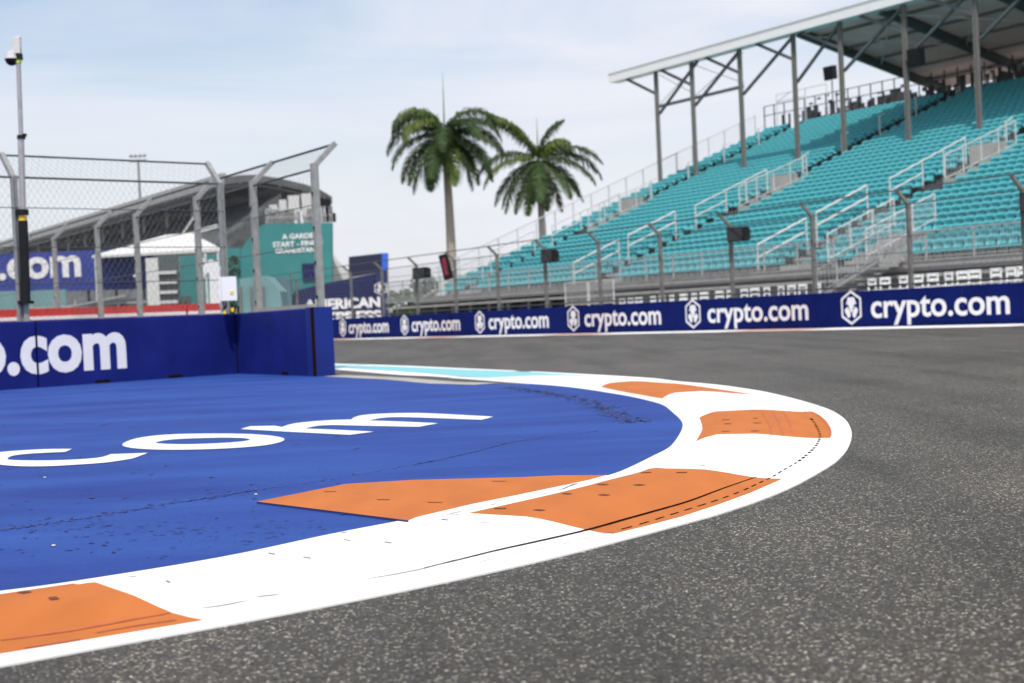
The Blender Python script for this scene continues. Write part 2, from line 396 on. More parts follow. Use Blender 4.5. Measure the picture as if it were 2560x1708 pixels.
# far part : two white lines with turquoise paint between
far_o = [p for p in out_w if p[1] >= 20.4]; far_i = [p for p in inn_w if p[1] >= 19.4]
top2 = [tuple(G(*p, .004)[:2]) for p in [(1480, 941.5), (1331, 931.5), (1160, 925), (990, 917.5), (835, 913.4)]]
bot2 = [tuple(G(*p, .004)[:2]) for p in [(1340, 952), (1297, 951), (1160, 943), (1058, 933), (990, 928.5), (835, 919.3)]]
top2 = extend(top2[::-1], 40, 0)[:-1][::-1]; bot2 = extend(bot2[::-1], 40, 0)[:-1][::-1]
mb = MB(); drape(mb, far_o + far_i[::-1], flat, .0065); mb.build('track_edge_lines', 'white', kind='structure')
mb = MB(); drape(mb, top2 + bot2[::-1], flat, .0115); mb.build('turquoise_strip', 'turq', kind='structure')

def kpoly(px, sm_=0, hf=kh):
    p = [onkerb(*q, hf) for q in px]; return smooth_line(p, sm_, True) if sm_ else p
O1 = [(-260, 1520), (0, 1485), (183, 1458.5), (299, 1476.5), (370, 1505), (431, 1532), (512, 1550), (256, 1593), (0, 1635), (-260, 1672)]
O2 = [(1169, 1283), (1316.6, 1291.7), (1390, 1306), (1467, 1325), (1500, 1332), (1533, 1335), (1620, 1314), (1703, 1292), (1790, 1263.6), (1877, 1232), (1957, 1197), (1890, 1194), (1820, 1182), (1762, 1173.6), (1660, 1171), (1622, 1172), (1550, 1193), (1473, 1213), (1400, 1231), (1324, 1248.5)]
O3 = [(1748, 1043.5), (1790, 1028.5), (1881, 1024), (1974, 1028), (2028.6, 1029.5), (2043, 1036), (2060, 1050), (2072, 1067), (2077, 1083), (2075, 1095), (2018, 1095), (1953, 1090), (1888, 1084.6), (1794, 1086), (1762, 1094), (1739, 1104), (1750, 1086), (1756, 1072), (1754, 1060)]
O4 = [(1502, 968), (1527, 957), (1574, 953), (1620, 954), (1694, 959), (1777, 970), (1884, 986), (1830, 983.5), (1753, 978), (1688, 982), (1668, 989), (1655, 997), (1610, 989), (1574, 983)]
near_o = [p for p in out_w if p[1] < 20.5]; near_i = [p for p in inn_w if p[1] < 19.5]
mb = MB(); drape(mb, near_o + near_i[::-1], kh, 0.0, .06, zones=[(kpoly(pl), 1) for pl in (O1, O2, O3, O4)], skirt=.0065)
mb.build('kerb_surface', ['white', 'orange'], kerb, smooth=True, kind='structure')
def ribbon(mb, pts, w_, hf, off, mi=0, taper=False):
    """thin strip of width w_ along plan points"""
    L = []
    for i, p in enumerate(pts):
        a = Vector(pts[max(0, i - 1)]); b = Vector(pts[min(len(pts) - 1, i + 1)]); d = (b - a).normalized(); nrm = Vector((-d.y, d.x))
        ww = w_ * (.25 + .75 * math.sin(math.pi * (i + .5) / len(pts))) if taper else w_
        for s in (-.5, .5): q = Vector(p) + nrm * s * ww; L.append((q.x, q.y, hf(q.x, q.y) + off))
    mb.add(L, [(2 * i, 2 * i + 1, 2 * i + 3, 2 * i + 2)[::-1] for i in range(len(pts) - 1)], mi)
# expansion gap along the kerb plates
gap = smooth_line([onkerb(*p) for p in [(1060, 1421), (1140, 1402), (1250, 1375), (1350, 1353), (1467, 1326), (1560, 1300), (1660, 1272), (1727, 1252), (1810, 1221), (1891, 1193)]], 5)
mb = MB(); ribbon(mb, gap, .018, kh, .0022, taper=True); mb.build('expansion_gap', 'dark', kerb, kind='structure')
# broken joint line further out
dash_px = [(2010, 1030), (2030, 1050), (2042, 1068), (2050, 1088), (2046, 1105), (2034, 1122), (2012, 1142), (1990, 1158), (1960, 1175), (1930, 1193), (1890, 1212), (1850, 1230), (1790, 1252), (1730, 1271), (1660, 1293), (1580, 1317), (1480, 1343), (1380, 1367), (1270, 1390), (1140, 1418), (1000, 1446)]
dl = smooth_line([onkerb(*p) for p in dash_px], 14)
mb = MB(); mbf = MB(); acc = 0; seg = []
for a, b in zip(dl, dl[1:]):
    acc += math.dist(a, b); on = (acc % .125) < .085
    if on: seg.append(b)
    elif len(seg) > 1:
        pale = seg[0][1] < onkerb(1560, 1322)[1]; ribbon(mbf if pale else mb, seg, .016 if seg[0][1] > 7.2 else .004 if pale else .009, kh, .0021); seg = []
    else: seg = []
mb.build('joint_marks', 'dark', kerb, kind='structure'); mbf.build('joint_marks', 'steel', kerb, kind='structure')
mb = MB()
for pts in ([(2010, 1029), (2028, 1030), (2043, 1037), (2060, 1051), (2072, 1068), (2077, 1084), (2075, 1094)], ):
    ribbon(mb, smooth_line([onkerb(*p) for p in pts], 6), .018, kh, .0021, taper=True)
for yy in range(3):          # tyre scrapes over the arched panel
    x0 = 1905 + yy * 26; ribbon(mb, smooth_line([onkerb(*p) for p in [(x0, 1030), (x0 + 12, 1045), (x0 + 20, 1062), (x0 + 24, 1086)]], 5), .016, kh, .0021, taper=True)
for pts in ([(0, 1602), (150, 1581), (300, 1555), (425, 1533)], [(60, 1621), (200, 1588 + 11)], [(240, 1583), (350, 1563), (440, 1551)], [(-200, 1650), (-20, 1623)]):
    ribbon(mb, smooth_line([onkerb(*p) for p in pts], 6), .022, kh, .0021, taper=True)
mb.build('kerb_scuffs', 'orangedk', kerb, kind='structure')
def slots(mb, px, hf, off, L=.055, W=.016, rot=R(-38)):
    for x, y in px:
        c = onkerb(x, y, hf); rr = rot + random.uniform(-.5, .5)
        ribbon(mb, [(c[0] + math.cos(rr) * L * t, c[1] + math.sin(rr) * L * t) for t in (-.5, 0, .5)], W * random.uniform(.7, 1.1), hf, off)
mb = MB(); slots(mb, [(60, 1481), (134, 1497), (1250, 1272), (1348, 1276), (1417, 1235), (1507, 1212), (1510, 1238), (1598, 1213), (1615, 1182), (1704, 1182), (1815, 1050), (1888, 1046), (1893, 1058), (1819, 1060), (1814, 1079), (1888, 1078)], kh, .0021, .05, .034)
mb.build('bolt_slots', 'brown', kerb, kind='structure')
mb = MB(); slots(mb, [(327, 1442), (420, 1455), (679, 1385), (768, 1395), (868, 1351), (970, 1357), (1112, 1300), (1212, 1306), (1768, 1118), (1692, 1136), (1734, 1135), (1757, 1164), (1850, 1118), (1137, 1288)], kh, .0021, .045, .010)
for pts in ([(500, 1522), (560, 1514), (620, 1502)], [(640, 1493), (700, 1487)], [(905, 1450), (980, 1438), (1060, 1422), (1140, 1400)]):
    ribbon(mb, smooth_line([onkerb(*p) for p in pts], 5), .008, kh, .0021, taper=True)
mb.build('kerb_cracks', 'steel', kerb, kind='structure')

# blue run-off paint inside the corner
tip = G(1228.5, 961); blu = [p for p in inn_w if not (p[1] > G(1310, 958)[1])]
bt = [tuple(G(*p)[:2]) for p in [(1228, 962), (1180, 961), (1109, 960), (990, 949), (835, 942.5)]]
c_ = Vector(bt[-1]); d_ = (Vector(bt[-1]) - Vector(bt[-2])).normalized(); bt.append(tuple(c_ + d_ * 4))
mb = MB(); drape(mb, blu + bt + [(-40, 26), (-40, 2)], flat, .0040)
mb.build('runoff_area', 'runoff', kind='structure')
mb = MB(); ribbon(mb, [tuple(G(*p)[:2]) for p in [(1215, 961.5), (1109, 958.5), (990, 948), (835, 940.5)]], .35, flat, .0078)
mb.build('runoff_edge_strip', 'conc', kind='structure')
# painted letters c o m on the run-off
def s8(L): return [(x / 1.8077, 940 + y / 1.8077) for x, y in L]
CO = smooth_line(s8([(325, 330), (220, 331), (110, 336), (0, 345), (-60, 356), (-85, 370), (-60, 388), (0, 401), (100, 408), (210, 408), (330, 402), (480, 391), (600, 373)]), 4) + s8([(668, 348)])
CI = smooth_line(s8([(500, 354), (455, 368), (360, 377), (230, 382), (110, 382), (42, 379), (36, 371), (60, 360), (125, 352), (210, 347), (295, 343)]), 4)
OO = smooth_line(s8([(553, 310), (572, 297), (620, 282), (700, 270), (810, 263), (950, 261), (1090, 262), (1190, 267), (1255, 275), (1285, 285), (1268, 298), (1210, 311), (1120, 321), (990, 329), (850, 333), (720, 333), (620, 328), (568, 320)]), 4, True)
OI = smooth_line(s8([(705, 300), (745, 291), (810, 285), (910, 281), (1010, 279), (1095, 281), (1130, 287), (1105, 295), (1040, 301), (950, 306), (850, 309), (765, 308), (716, 305)]), 4, True)
MM = s8([(1088, 240), (1130, 228), (1240, 225.5), (1275, 231)]) + smooth_line(s8([(1275, 231), (1320, 217), (1400, 207), (1500, 200), (1592, 197)]), 4) + smooth_line(s8([(1592, 192), (1630, 179), (1720, 171), (1850, 168), (1950, 170), (2090, 177), (2230, 184.5)]), 4) + \
     s8([(2175, 198)]) + smooth_line(s8([(2050, 193.5), (1900, 188), (1800, 186), (1730, 189), (1680, 198), (1665, 202)]), 4) + s8([(1800, 206), (1980, 214), (1890, 230)]) + smooth_line(s8([(1750, 227), (1600, 224), (1500, 222), (1430, 226), (1375, 238)]), 4) + s8([(1500, 243), (1690, 252), (1580, 266), (1300, 252)])
for nm_, o_, h_ in (('c', CO + CI, ()), ('o', OO, (OI,)), ('m', MM, ())):
    mb = MB(); drape(mb, [tuple(G(*p, .008)[:2]) for p in o_], flat, .0085, None, [[tuple(G(*p, .008)[:2]) for p in h] for h in h_])
    mb.build('painted_letter', 'white', kind='structure')
# pits, stones and tyre marks on the blue paint
mb = MB()
def blob(mb, x, y, r, z, mi=0, el=1.0, ang=0):
    n = 7; vs = []
    for i in range(n):
        a = 2 * math.pi * i / n; rr = r * random.uniform(.6, 1.2); dx = math.cos(a) * rr * el; dy = math.sin(a) * rr
        vs.append((x + dx * math.cos(ang) - dy * math.sin(ang), y + dx * math.sin(ang) + dy * math.cos(ang), z))
    mb.add(vs, [tuple(range(n))], mi)
for i in range(150):
    px = random.uniform(-60, 900) ; py = random.uniform(1180, 1400) if random.random() < .8 else random.uniform(1020, 1180)
    if py > 1463 - px * .155: continue
    p = G(px, py); blob(mb, p.x, p.y, random.uniform(.004, .010) * p.y / 5, .0078, 0, random.uniform(1, 2.5), random.uniform(0, 3))
for i in range(120):
    px = random.gauss(450, 230); py = 1325 + random.gauss(0, 12) + (px - 450) * .02
    if px > 700 and py > 1340: continue
    p = G(px, py); blob(mb, p.x, p.y, random.uniform(.003, .007), .0078, 0, random.uniform(1, 5), R(random.uniform(-10, 40)))
mb.build('surface_pits', 'bluedk', kind='stuff', label='small dark pits scattered over the blue run-off paint', cat='surface pits')
mb = MB()
def tread(mb, px, wid, dens, size):
    L = smooth_line([tuple(G(*p)[:2]) for p in px], 20)
    for i, p in enumerate(L[:-1]):
        d = (Vector(L[i + 1]) - Vector(p)); ang = math.atan2(d.y, d.x); nrm = Vector((-d.y, d.x)).normalized()
        for _ in range(dens):
            o_ = random.gauss(0, wid); u_ = random.random(); q = Vector(p) + d * u_ + nrm * o_
            blob(mb, q.x, q.y, size * random.uniform(.5, 1.3), .0079, 0, random.uniform(1.2, 2.6), ang + random.uniform(-.4, .4))
p8 = lambda L: [(x / 1.8077, 940 + y / 1.8077) for x, y in L]
tread(mb, p8([(-100, 712), (0, 702), (300, 660), (600, 612), (800, 576), (1000, 547), (1150, 520)]), .022, 3, .006)
tread(mb, p8([(1150, 520), (1400, 487), (1700, 436), (1850, 408), (2060, 378)]), .02, 1, .006)
tread(mb, [(1040, 1163), (1110, 1149), (1177, 1134), (1240, 1117), (1300, 1104), (1380, 1093), (1497, 1079)], .006, 2, .006)
tread(mb, [(1272, 969), (1331, 979), (1399, 989), (1467, 1005), (1520, 1028), (1590, 1058)], .06, 7, .016)
mb.build('tyre_marks', 'bluelt', kind='stuff', label='dark tyre tread marks crossing the blue run-off paint', cat='tyre marks')
mb = MB()
for px, py in ((134, 1369), (112, 1197), (640, 1240)): p = G(px, py); mb.ball((p.x, p.y, .008), .007, n=7, k=4, sc=(1.3, 1, .6))
mb.build('grit', 'grit', kind='stuff', label='loose pale grit on the blue run-off paint', cat='grit')
# orange wedge plate inside the kerb
DI = [(641.7, 1254), (863, 1210), (1029, 1200), (1300, 1193), (1394, 1188.5), (1517, 1187.7), (1471, 1200), (1381, 1219), (1288, 1238.5), (1180, 1260), (1040, 1293), (1021, 1301)]
dp = [tuple(G(*p, .014)[:2]) for p in DI]
plate = empty('wedge_plate', (dp[0][0], dp[0][1], 0), label='flat orange pointed plate lying on blue paint beside the kerb', cat='kerb plate')
L_ = [(x - dp[0][0], y - dp[0][1]) for x, y in dp]
mb = MB(); drape(mb, L_, flat, .014); mb.build('plate', 'orange', plate)
mb = MB(); n_ = len(L_); qa, qb = L_[-1], L_[0]
mb.add([qa + (.001,), qa + (.0139,), qb + (.0139,), qb + (.001,)], [(0, 1, 2, 3)]); mb.build('plate_edge', 'bluedk', plate)
mb = MB(); mb.add([(x, y, .001) for x, y in L_] + [(x, y, .0139) for x, y in L_], [(i, n_ + i, n_ + (i + 1) % n_, (i + 1) % n_) for i in range(n_ - 1)]); mb.build('plate_side', 'white', plate)
mb = MB()
for x, y, s in ((825, 1230, .03), (958, 1250, .03), (1087, 1257, .032), (1247, 1204, .035)):
    mb = MB(); c = G(x, y, .014); c = (c.x - dp[0][0], c.y - dp[0][1]); ribbon(mb, [(c[0] - s, c[1] + s * .5), (c[0], c[1]), (c[0] + s, c[1] - s * .3)], .014, flat, .0165)
    mb.build('bolt_slot', 'brown', plate)
# inner joint line between plate and kerb
mb = MB()
il = smooth_line([onkerb(*p) for p in [(1030, 1306), (1120, 1287), (1195, 1271), (1270, 1254), (1350, 1237.5), (1420, 1218), (1471, 1202)]], 5); ribbon(mb, il, .010, kh, .003)
mb.build('joint_line', 'steel', kerb, kind='structure')
# red and white edge strip below the far barrier
mb = MB()
k = -14; 
while k < 60:
    a, b = B0 + BD * k - BN * .15, B0 + BD * (k + 3.8) - BN * .15
    mb.add([(a - BN * 1.3) + Vector((0, 0, .008)), (b - BN * 1.3) + Vector((0, 0, .008)), b + Vector((0, 0, .03)), a + Vector((0, 0, .03))], [(0, 1, 2, 3)], int(round(k / 3.8)) % 3 == 0); k += 3.8
mb.build('far_kerb', ['white', mat('faded_red_paint', (.55, .36, .32), .6)], kind='structure')

# ================================================================ NEAR BARRIER
BH = 1.08
A = Vector(G(0, 977)[:]); Bp = Vector(G(595, 935)[:]); Cp = Vector(G(790, 942)[:]); Dp = Vector(G(835, 941)[:]); C1 = Vector(G(759, 942)[:])
ND = (Bp - A).normalized(); NRZ = math.atan2(ND.y, ND.x)
def padded(name, p, q, thick, mname, label, group=None, notch=(), h=BH, parent=None, gap_=.012, lean=0.0):
    d = (q - p); L = d.length; rz = math.atan2(d.y, d.x)
    e = empty(name, p, rz, label=label, cat='safety barrier', group=group)
    mb = MB(); b = .02
    prof = [(0, .0), (0, h - b), (b, h), (thick - b, h), (thick, h - b), (thick, 0)]
    mb.prism([(y, z) for y, z in prof], lambda y, z, x: (x, y + lean * z, z), gap_, L - gap_); mb.build('body', mname, e)
    for x in notch:
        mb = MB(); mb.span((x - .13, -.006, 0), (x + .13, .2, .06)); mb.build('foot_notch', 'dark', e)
    return e, L
g_near = 'blue padded barriers on the near side'
e1, L1 = padded('padded_barrier', A - ND * 3.0, A + ND * .63, .9, 'blue', 'dark blue padded barrier at the left edge, carrying the dot of the white lettering', g_near, [1.4])
e2, L2 = padded('padded_barrier', A + ND * .64, Bp, .9, 'blue', 'long dark blue padded barrier with white com lettering below the white cabinet', g_near, [1.1, 2.45])
C1p = Bp + (Cp - Bp) * .915
e3, L3 = padded('padded_barrier', Bp, C1p, .30, 'blue', 'plain blue padded barrier angled towards the camera behind the blue paint', g_near, [2.3], gap_=.0)
wd = (Cp - Bp).normalized(); wn = Vector((-wd.y, wd.x, 0))
e4 = empty('padded_barrier', C1p, math.atan2(wd.y, wd.x), label='narrow bright blue end block finishing the near barrier', cat='safety barrier', group=g_near)
Lc = (Cp - C1p).length
mb = MB(); mb.prism([(0, -.005), (Lc, -.03), (Lc, .33), (0, .33)][::-1], lambda a, b, d: (a, b, d), 0, 1.09); mb.build('body', 'blue2', e4)
mb = MB(); mb.span((Lc - .02, -.034, 0), (Lc + .006, .012, 1.092)); mb.build('seam', 'dark', e4)
mb = MB(); mb.span((-.25, .02, .02), (.35, .30, 1.0)); mb.build('corner_filler', 'blue', e3); mb = MB(); mb.span((-.014, -.008, 0), (.03, .1, 1.07)); mb.build('seam', 'dark', e3)
def cutsplit(vs, x): return None
fullv, fullf = text_mesh('crypto.com', 1, .035, .5); a0 = min(v.x for v in fullv); a1 = max(v.x for v in fullv)
cv, _ = text_mesh('com', 1, .035, 0); fr_ = (max(v.x for v in cv) - min(v.x for v in cv)) / (a1 - a0)
# width such that the c of com starts at .37 m and the m ends at 2.19 m along the wall
ce, me_ = .36, 2.19; tw = (me_ - ce) / fr_; x1n = me_; x0n = me_ - tw
import bmesh
def near_text(lo, hi, parent, x_off):
    rv, _ = text_mesh('x', 1, .035, 0); q0, q1 = min(v.y for v in rv), max(v.y for v in rv)
    bm = bmesh.new(); vv = [bm.verts.new((x0n + (v.x - a0) / (a1 - a0) * tw, -(v.z + .5) * .006, .23 + (v.y - q0) / (q1 - q0) * .6)) for v in fullv]
    for f in fullf:
        try: bm.faces.new([vv[i] for i in f])
        except ValueError: pass
    for cut, nn in ((lo, -1), (hi, 1)):
        bmesh.ops.bisect_plane(bm, geom=bm.verts[:] + bm.edges[:] + bm.faces[:], plane_co=(cut, 0, 0), plane_no=(nn, 0, 0), clear_outer=True)
    for v in bm.verts: v.co.x -= x_off
    me = bpy.data.meshes.new('lettering'); bm.to_mesh(me); bm.free(); me.materials.append(M['letter'])
    o = bpy.data.objects.new('lettering', me); col.objects.link(o); o.parent = parent
near_text(-3, .615, e1, -3.0); near_text(.655, 9, e2, .64)

# ================================================================ FAR BARRIER with logos
words = ['nearest the right edge', 'second from the right', 'third from the right', 'fourth from the right', 'fifth from the right', 'sixth from the right', 'seventh from the right, mostly hidden']
g_far = 'lettered padded barriers across the track'
for k in range(-1, 9):
    x0 = 45.95 - 7.65 * (k + 1); p = B0 + BD * x0; 
    lab = 'dark blue barrier with white logo and lettering, ' + (words[k] if 0 <= k < 6 else 'a stretch reaching out of view') if k >= 0 else 'plain end of the dark blue barrier at the right edge of the photo'
    if k == 6: lab = 'far blue barrier stretch showing only a last letter past the near block'
    if k > 6: continue
    e = empty('padded_barrier', p, B_RZ, label=lab, cat='safety barrier', group=g_far)
    mb = MB(); mb.prism([(0, 0), (0, 1.05), (.02, 1.07), (.58, 1.07), (.6, 1.05), (.6, 0)], lambda y, z, x: (x, y, z), .006, 7.644); mb.build('body', 'blue3', e)
    for j in range(4):
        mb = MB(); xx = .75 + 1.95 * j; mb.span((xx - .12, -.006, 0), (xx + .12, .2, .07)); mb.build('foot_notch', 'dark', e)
    for j in range(1, 4): mb = MB(); mb.span((1.91 * j - .006, -.003, .0), (1.91 * j + .006, .02, 1.04)); mb.build('seam', 'navy', e)
    hex_logo('logo', 39.82 - 38.3, .60, .82, 1.0, -.001, e, 'letter')
    text_on('lettering', 'crypto.com', 2.32, 7.30, .28, .74, -.001, e, 'letter', .018)

# ================================================================ FENCES
def cranked_post(mb, x, y, z0, zb, arm, wd=.1, holes=True):
    """post at x, y (local); arm = (dx, dy, dz) of the cranked head"""
    mb.box((x, y, (z0 + zb) / 2), (wd, wd * .5, zb - z0)); mb.box((x - wd * .35, y, (z0 + zb) / 2), (wd * .12, wd * 1.1, zb - z0)); mb.box((x + wd * .35, y, (z0 + zb) / 2), (wd * .12, wd * 1.1, zb - z0))
    mb.bar((x, y, zb - .05), (x + arm[0], y + arm[1], zb + arm[2]), wd * .8, wd * .8)
    return mb
def diamonds(mb, pts_z, s, r):
    """chain-link woven between x0..x1, z0..z1 of the local y=yy plane"""
    x0, x1, yy, z0, z1, tilt = pts_z; H = z1 - z0; k = 1.5
    def P(x, z): return (x, yy + tilt * (z - z0), z)
    for sgn in (1, -1):
        c = x0 - H / k
        while c < x1 + H / k:
            # line x = c + sgn*(z-z0)/k
            a, b = 0.0, H
            xa, xb = (c, c + H / k) if sgn > 0 else (c, c - H / k)
            def cl(t): return max(0., min(H, t))
            if sgn > 0: ta, tb = cl((x0 - c) * k), cl((x1 - c) * k)
            else: ta, tb = cl((c - x1) * k), cl((c - x0) * k)
            if tb - ta > .02: mb.tube(P(c + sgn * ta / k, z0 + ta), P(c + sgn * tb / k, z0 + tb), r, 3, caps=False)
            c += s
g1 = 'debris fences'
# fence A along the lettered near barrier
fa = empty('catch_fence', A + Vector((-ND.y, ND.x, 0)) * .6, NRZ, label='wire catch fence standing behind the near com barrier, posts bent backwards', cat='fence')
for x in (-3.35, .66, 4.52):
    mb = MB(); cranked_post(mb, x, 0, .9, 3.48, (0, .42, .40)); mb.build('post', 'galv', fa)
for (y, z, r) in ((.42, 3.86, .018), (.0, 3.45, .02), (-.03, 2.95, .008), (-.03, 2.3, .008), (-.03, 1.7, .008)):
    mb = MB(); mb.tube((-4.2, y, z), (4.55, y, z), r, 6); mb.build('cable', 'cable', fa)
mb = MB(); diamonds(mb, (-4.2, 4.5, -.02, 1.0, 3.44, 0), .11, .0019); diamonds(mb, (-4.2, 4.5, 0, 3.46, 3.85, 1.0), .11, .0015); mb.build('wire_mesh', 'wire', fa, kind='stuff')
# fence B receding along the inside of the track beyond
FBV = Vector((.528, -.849, 0)); FB0 = Vector((-3.3, 24.8, 0))
fb = empty('catch_fence', FB0, math.atan2(FBV.y, FBV.x), label='wire catch fence receding to the left behind the white cabinet, posts bent towards the track', cat='fence')
for i in range(8):
    mb = MB(); x = (0, -2.86, -6.05, -10.25, -13.5, -17.8, -22.2, -26.6)[i]; cranked_post(mb, x, 0, .9 if i < 2 else .3, 3.62, (0, .42, .36), .11)
    for z in (1.3, 1.9, 2.5, 3.1): mb.box((x - .02, -.05, z), (.02, .03, .05), 1)
    mb.build('post', ['galv', 'black'], fb)
for (y, z, r) in ((.42, 3.97, .022), (.0, 3.52, .02), (-.03, 2.9, .008), (-.03, 2.2, .008)):
    mb = MB(); mb.tube((-28, y, z), (.0, y, z), r, 6); mb.build('cable', 'cable', fb)
mb = MB(); diamonds(mb, (-28, 0, .03, 1.2, 3.5, 0), .16, .0018); diamonds(mb, (-28, 0, 0.02, 3.52, 3.95, .95), .16, .0018); mb.build('wire_mesh', 'wire', fb, kind='stuff')
o = MB(); o.span((-2.9, -.1, 0), (-.3, .2, 1.18)); o.build('base_wall', 'conc', fb)
# fence C on top of the far barrier
fc = empty('catch_fence', B0 + BN * .75, B_RZ, label='long wire catch fence behind the lettered barrier, in front of the turquoise seats', cat='fence')
for i in range(14):
    x = 45.5 - 4.03 * i; mb = MB(); cranked_post(mb, x, 0, .2, 3.5, (0, -.42, .34), .11); mb.build('post', 'steel', fc)
for (y, z, r) in ((-.42, 3.84, .022), (.0, 3.45, .018), (-.03, 3.0, .010), (-.03, 2.55, .010), (-.03, 2.1, .010), (-.03, 1.6, .010), (0, 1.2, .03)):
    mb = MB(); mb.tube((-10, y, z), (52, y, z), r, 5); mb.build('cable', 'cable', fc)
mb = MB(); diamonds(mb, (-10, 52, 0, 1.1, 3.44, 0), .2, .0026); mb.build('wire_mesh', 'wire', fc, kind='stuff')

# ---- loudspeakers and red panel on the far fence
def speaker(x, z, w_, h_, label):
    p = B0 + BN * .72 + BD * x; e = empty('loudspeaker', p + Vector((0, 0, z)), B_RZ + R(14), label=label, cat='loudspeaker', group='loudspeakers hung on the far fence posts')
    mb = MB(); mb.prism([(0, -.5), (0, .5), (.35, .5), (.5, .32), (.5, -.36), (.38, -.5)], lambda a, b, d: (d, a * .8 - .3, b * h_), .12, .12 + w_); mb.build('cabinet', 'black', e)
    mb = MB(); mb.prism([(.03, -.44), (.03, .44), (0, .44), (0, -.44)], lambda a, b, d: (d, a - .31, b * h_), .15, .09 + w_); mb.build('grille', mat('speaker_grille', (.03, .03, .032), .7), e)
    mb = MB(); mb.box((.06, -.12, .1), (.16, .1, .05)); mb.box((.06, -.12, -.1), (.16, .1, .05)); mb.build('bracket', 'steel', e)
speaker(45.45, 3.1, .72, .5, 'black loudspeaker on the fence post at the right edge')
speaker(33.4, 3.15, .66, .46, 'black loudspeaker on the fence post left of the big front stairs')
speaker(21.3, 3.15, .66, .5, 'black loudspeaker on the fence post above the crowd barrier')
speaker(9.2, 3.05, .9, .52, 'black loudspeaker on the fence post near the tall palm')
p = B0 + BN * .6 + BD * 12.75
e = empty('signal_panel', p + Vector((0, 0, 2.62)), B_RZ + R(38), label='tall leaning black panel with red face on the far fence', cat='signal panel')
mb = MB(); tx = Vector((-.15, 0, .95)); mb.bar((.08, 0, 0), (-.16, 0, 1.15), .42, .12, 0, Vector((0, 1, 0))); mb.build('housing', 'black', e)
mb = MB(); mb.bar((.045, -.066, .2), (-.125, -.066, .97), .20, .02, 0, Vector((0, 1, 0))); mb.build('display', 'redled', e)
mb = MB(); mb.bar((.25, .1, .1), (.1, .1, .9), .06); mb.build('bracket', 'steel', e)

# ================================================================ CCTV POLE and cabinet
pb = AT(62, 798, 23.3); top = AT(42, 98, 23.3); hgt = top.z
pole = empty('camera_mast', (pb.x, pb.y, 0), 0, label='tall telescopic mast with dome camera behind the near barrier', cat='camera mast')
def pz(y): return AT(60, y, 23.3).z
def px_(x, y): return AT(x, y, 23.3).x - pb.x
def pp(y, x): q = AT(x, y, 23.3); return (q.x - pb.x, 0, q.z)
mb = MB(); mb.bar(pp(755, 64.5), pp(552, 57), .125, .12); mb.build('base_tube', 'black', pole)
mb = MB(); mb.tube((0, 0, 0), pp(750, 64), .035, 8); mb.tube((.09, 0, 0), pp(750, 68), .02, 8); mb.build('foot_bracket', 'galv', pole)
mb = MB(); mb.tube(pp(752, 64.5), pp(760, 64.7), .13, 12); mb.build('collar', 'black', pole)
mb = MB(); mb.tube(pp(552, 57), pp(540, 56.5), .068, 12); mb.build('yellow_band', 'yellow', pole)
mb = MB(); mb.tube(pp(538, 56.5), pp(524, 56), .1, 12); mb.box(pp(531, 47), (.1, .08, .06)); mb.build('clamp', 'black', pole)
mb = MB(); mb.tube(pp(524, 57), pp(345, 52), .052, 12); mb.build('middle_tube', mat('mast_tube', (.42, .40, .41), .35, .5), pole, smooth=False)
mb = MB(); mb.tube(pp(348, 53.5), pp(338, 53), .068, 12); mb.box(pp(338, 62), (.05, .05, .05)); mb.build('clamp', 'black', pole)
mb = MB(); mb.tube(pp(338, 52.5), pp(158, 46), .038, 12); mb.build('upper_tube', 'mast' if 0 else MATS['mast_tube'], pole)
mb = MB(); mb.tube(pp(158, 46.5), pp(149, 46), .048, 10); mb.build('lime_band', 'lime', pole)
mb = MB(); mb.box(pp(142, 46), (.11, .11, .1)); mb.build('head_mount', 'black', pole)
mb = MB(); mb.box(pp(120, 41), (.14, .1, .2)); mb.box(pp(105, 43), (.11, .09, .14)); mb.box(pp(100, 34), (.05, .05, .1)); mb.box(pp(128, 33), (.06, .06, .06)); mb.tube(pp(96, 36), pp(93, 52), .02, 6); mb.tube(pp(120, 52), pp(95, 50), .015, 6); mb.build('equipment_head', 'rail', pole)
mb = MB(); q = pp(148, 29); mb.tube((q[0], 0, q[2]), (q[0], 0, q[2] + .12), .115, 14, .09); mb.build('camera_housing', 'rail', pole)
mb = MB(); mb.ball((q[0], 0, q[2]), .108, n=14, k=5, lo=-1, hi=0); mb.build('camera_dome', 'black', pole, smooth=True)
cb = AT(574, 752, 25.0)
cab = empty('cabinet', (cb.x, cb.y - .1, cb.z), R(8), label='small white cabinet with yellow sticker strapped to fence posts above the near barrier', cat='electrical cabinet')
mb = MB(); b = .012; mb.prism([(-.15, 0 + b), (-.15 + b, 0), (.15 - b, 0), (.15, b), (.15, .42 - b), (.15 - b, .42), (-.15 + b, .42), (-.15, .42 - b)][::-1], lambda a, c, d: (a, d, c), 0, .16); mb.build('case', 'box', cab)
mb = MB(); mb.box((-.115, -.008, .21), (.005, .012, .4)); mb.build('door_seam', 'rail', cab)
mb = MB(); mb.box((.065, -.006, .14), (.055, .01, .055)); mb.build('sticker', 'yellow', cab)
mb = MB()
for x, l in ((-.1, -.2), (-.06, -.14), (.02, -.22), (.06, -.16), (.1, -.2)): mb.path([(x, .08, 0), (x + .02, .06, l * .5), (x - .01, .07, l)], .014, 6)
mb.build('cables', 'black', cab)
mb = MB(); mb.box((.06, .05, -.16), (.05, .05, .07)); mb.box((-.08, .05, -.2), (.05, .05, .05)); mb.build('plug', 'yellow', cab)

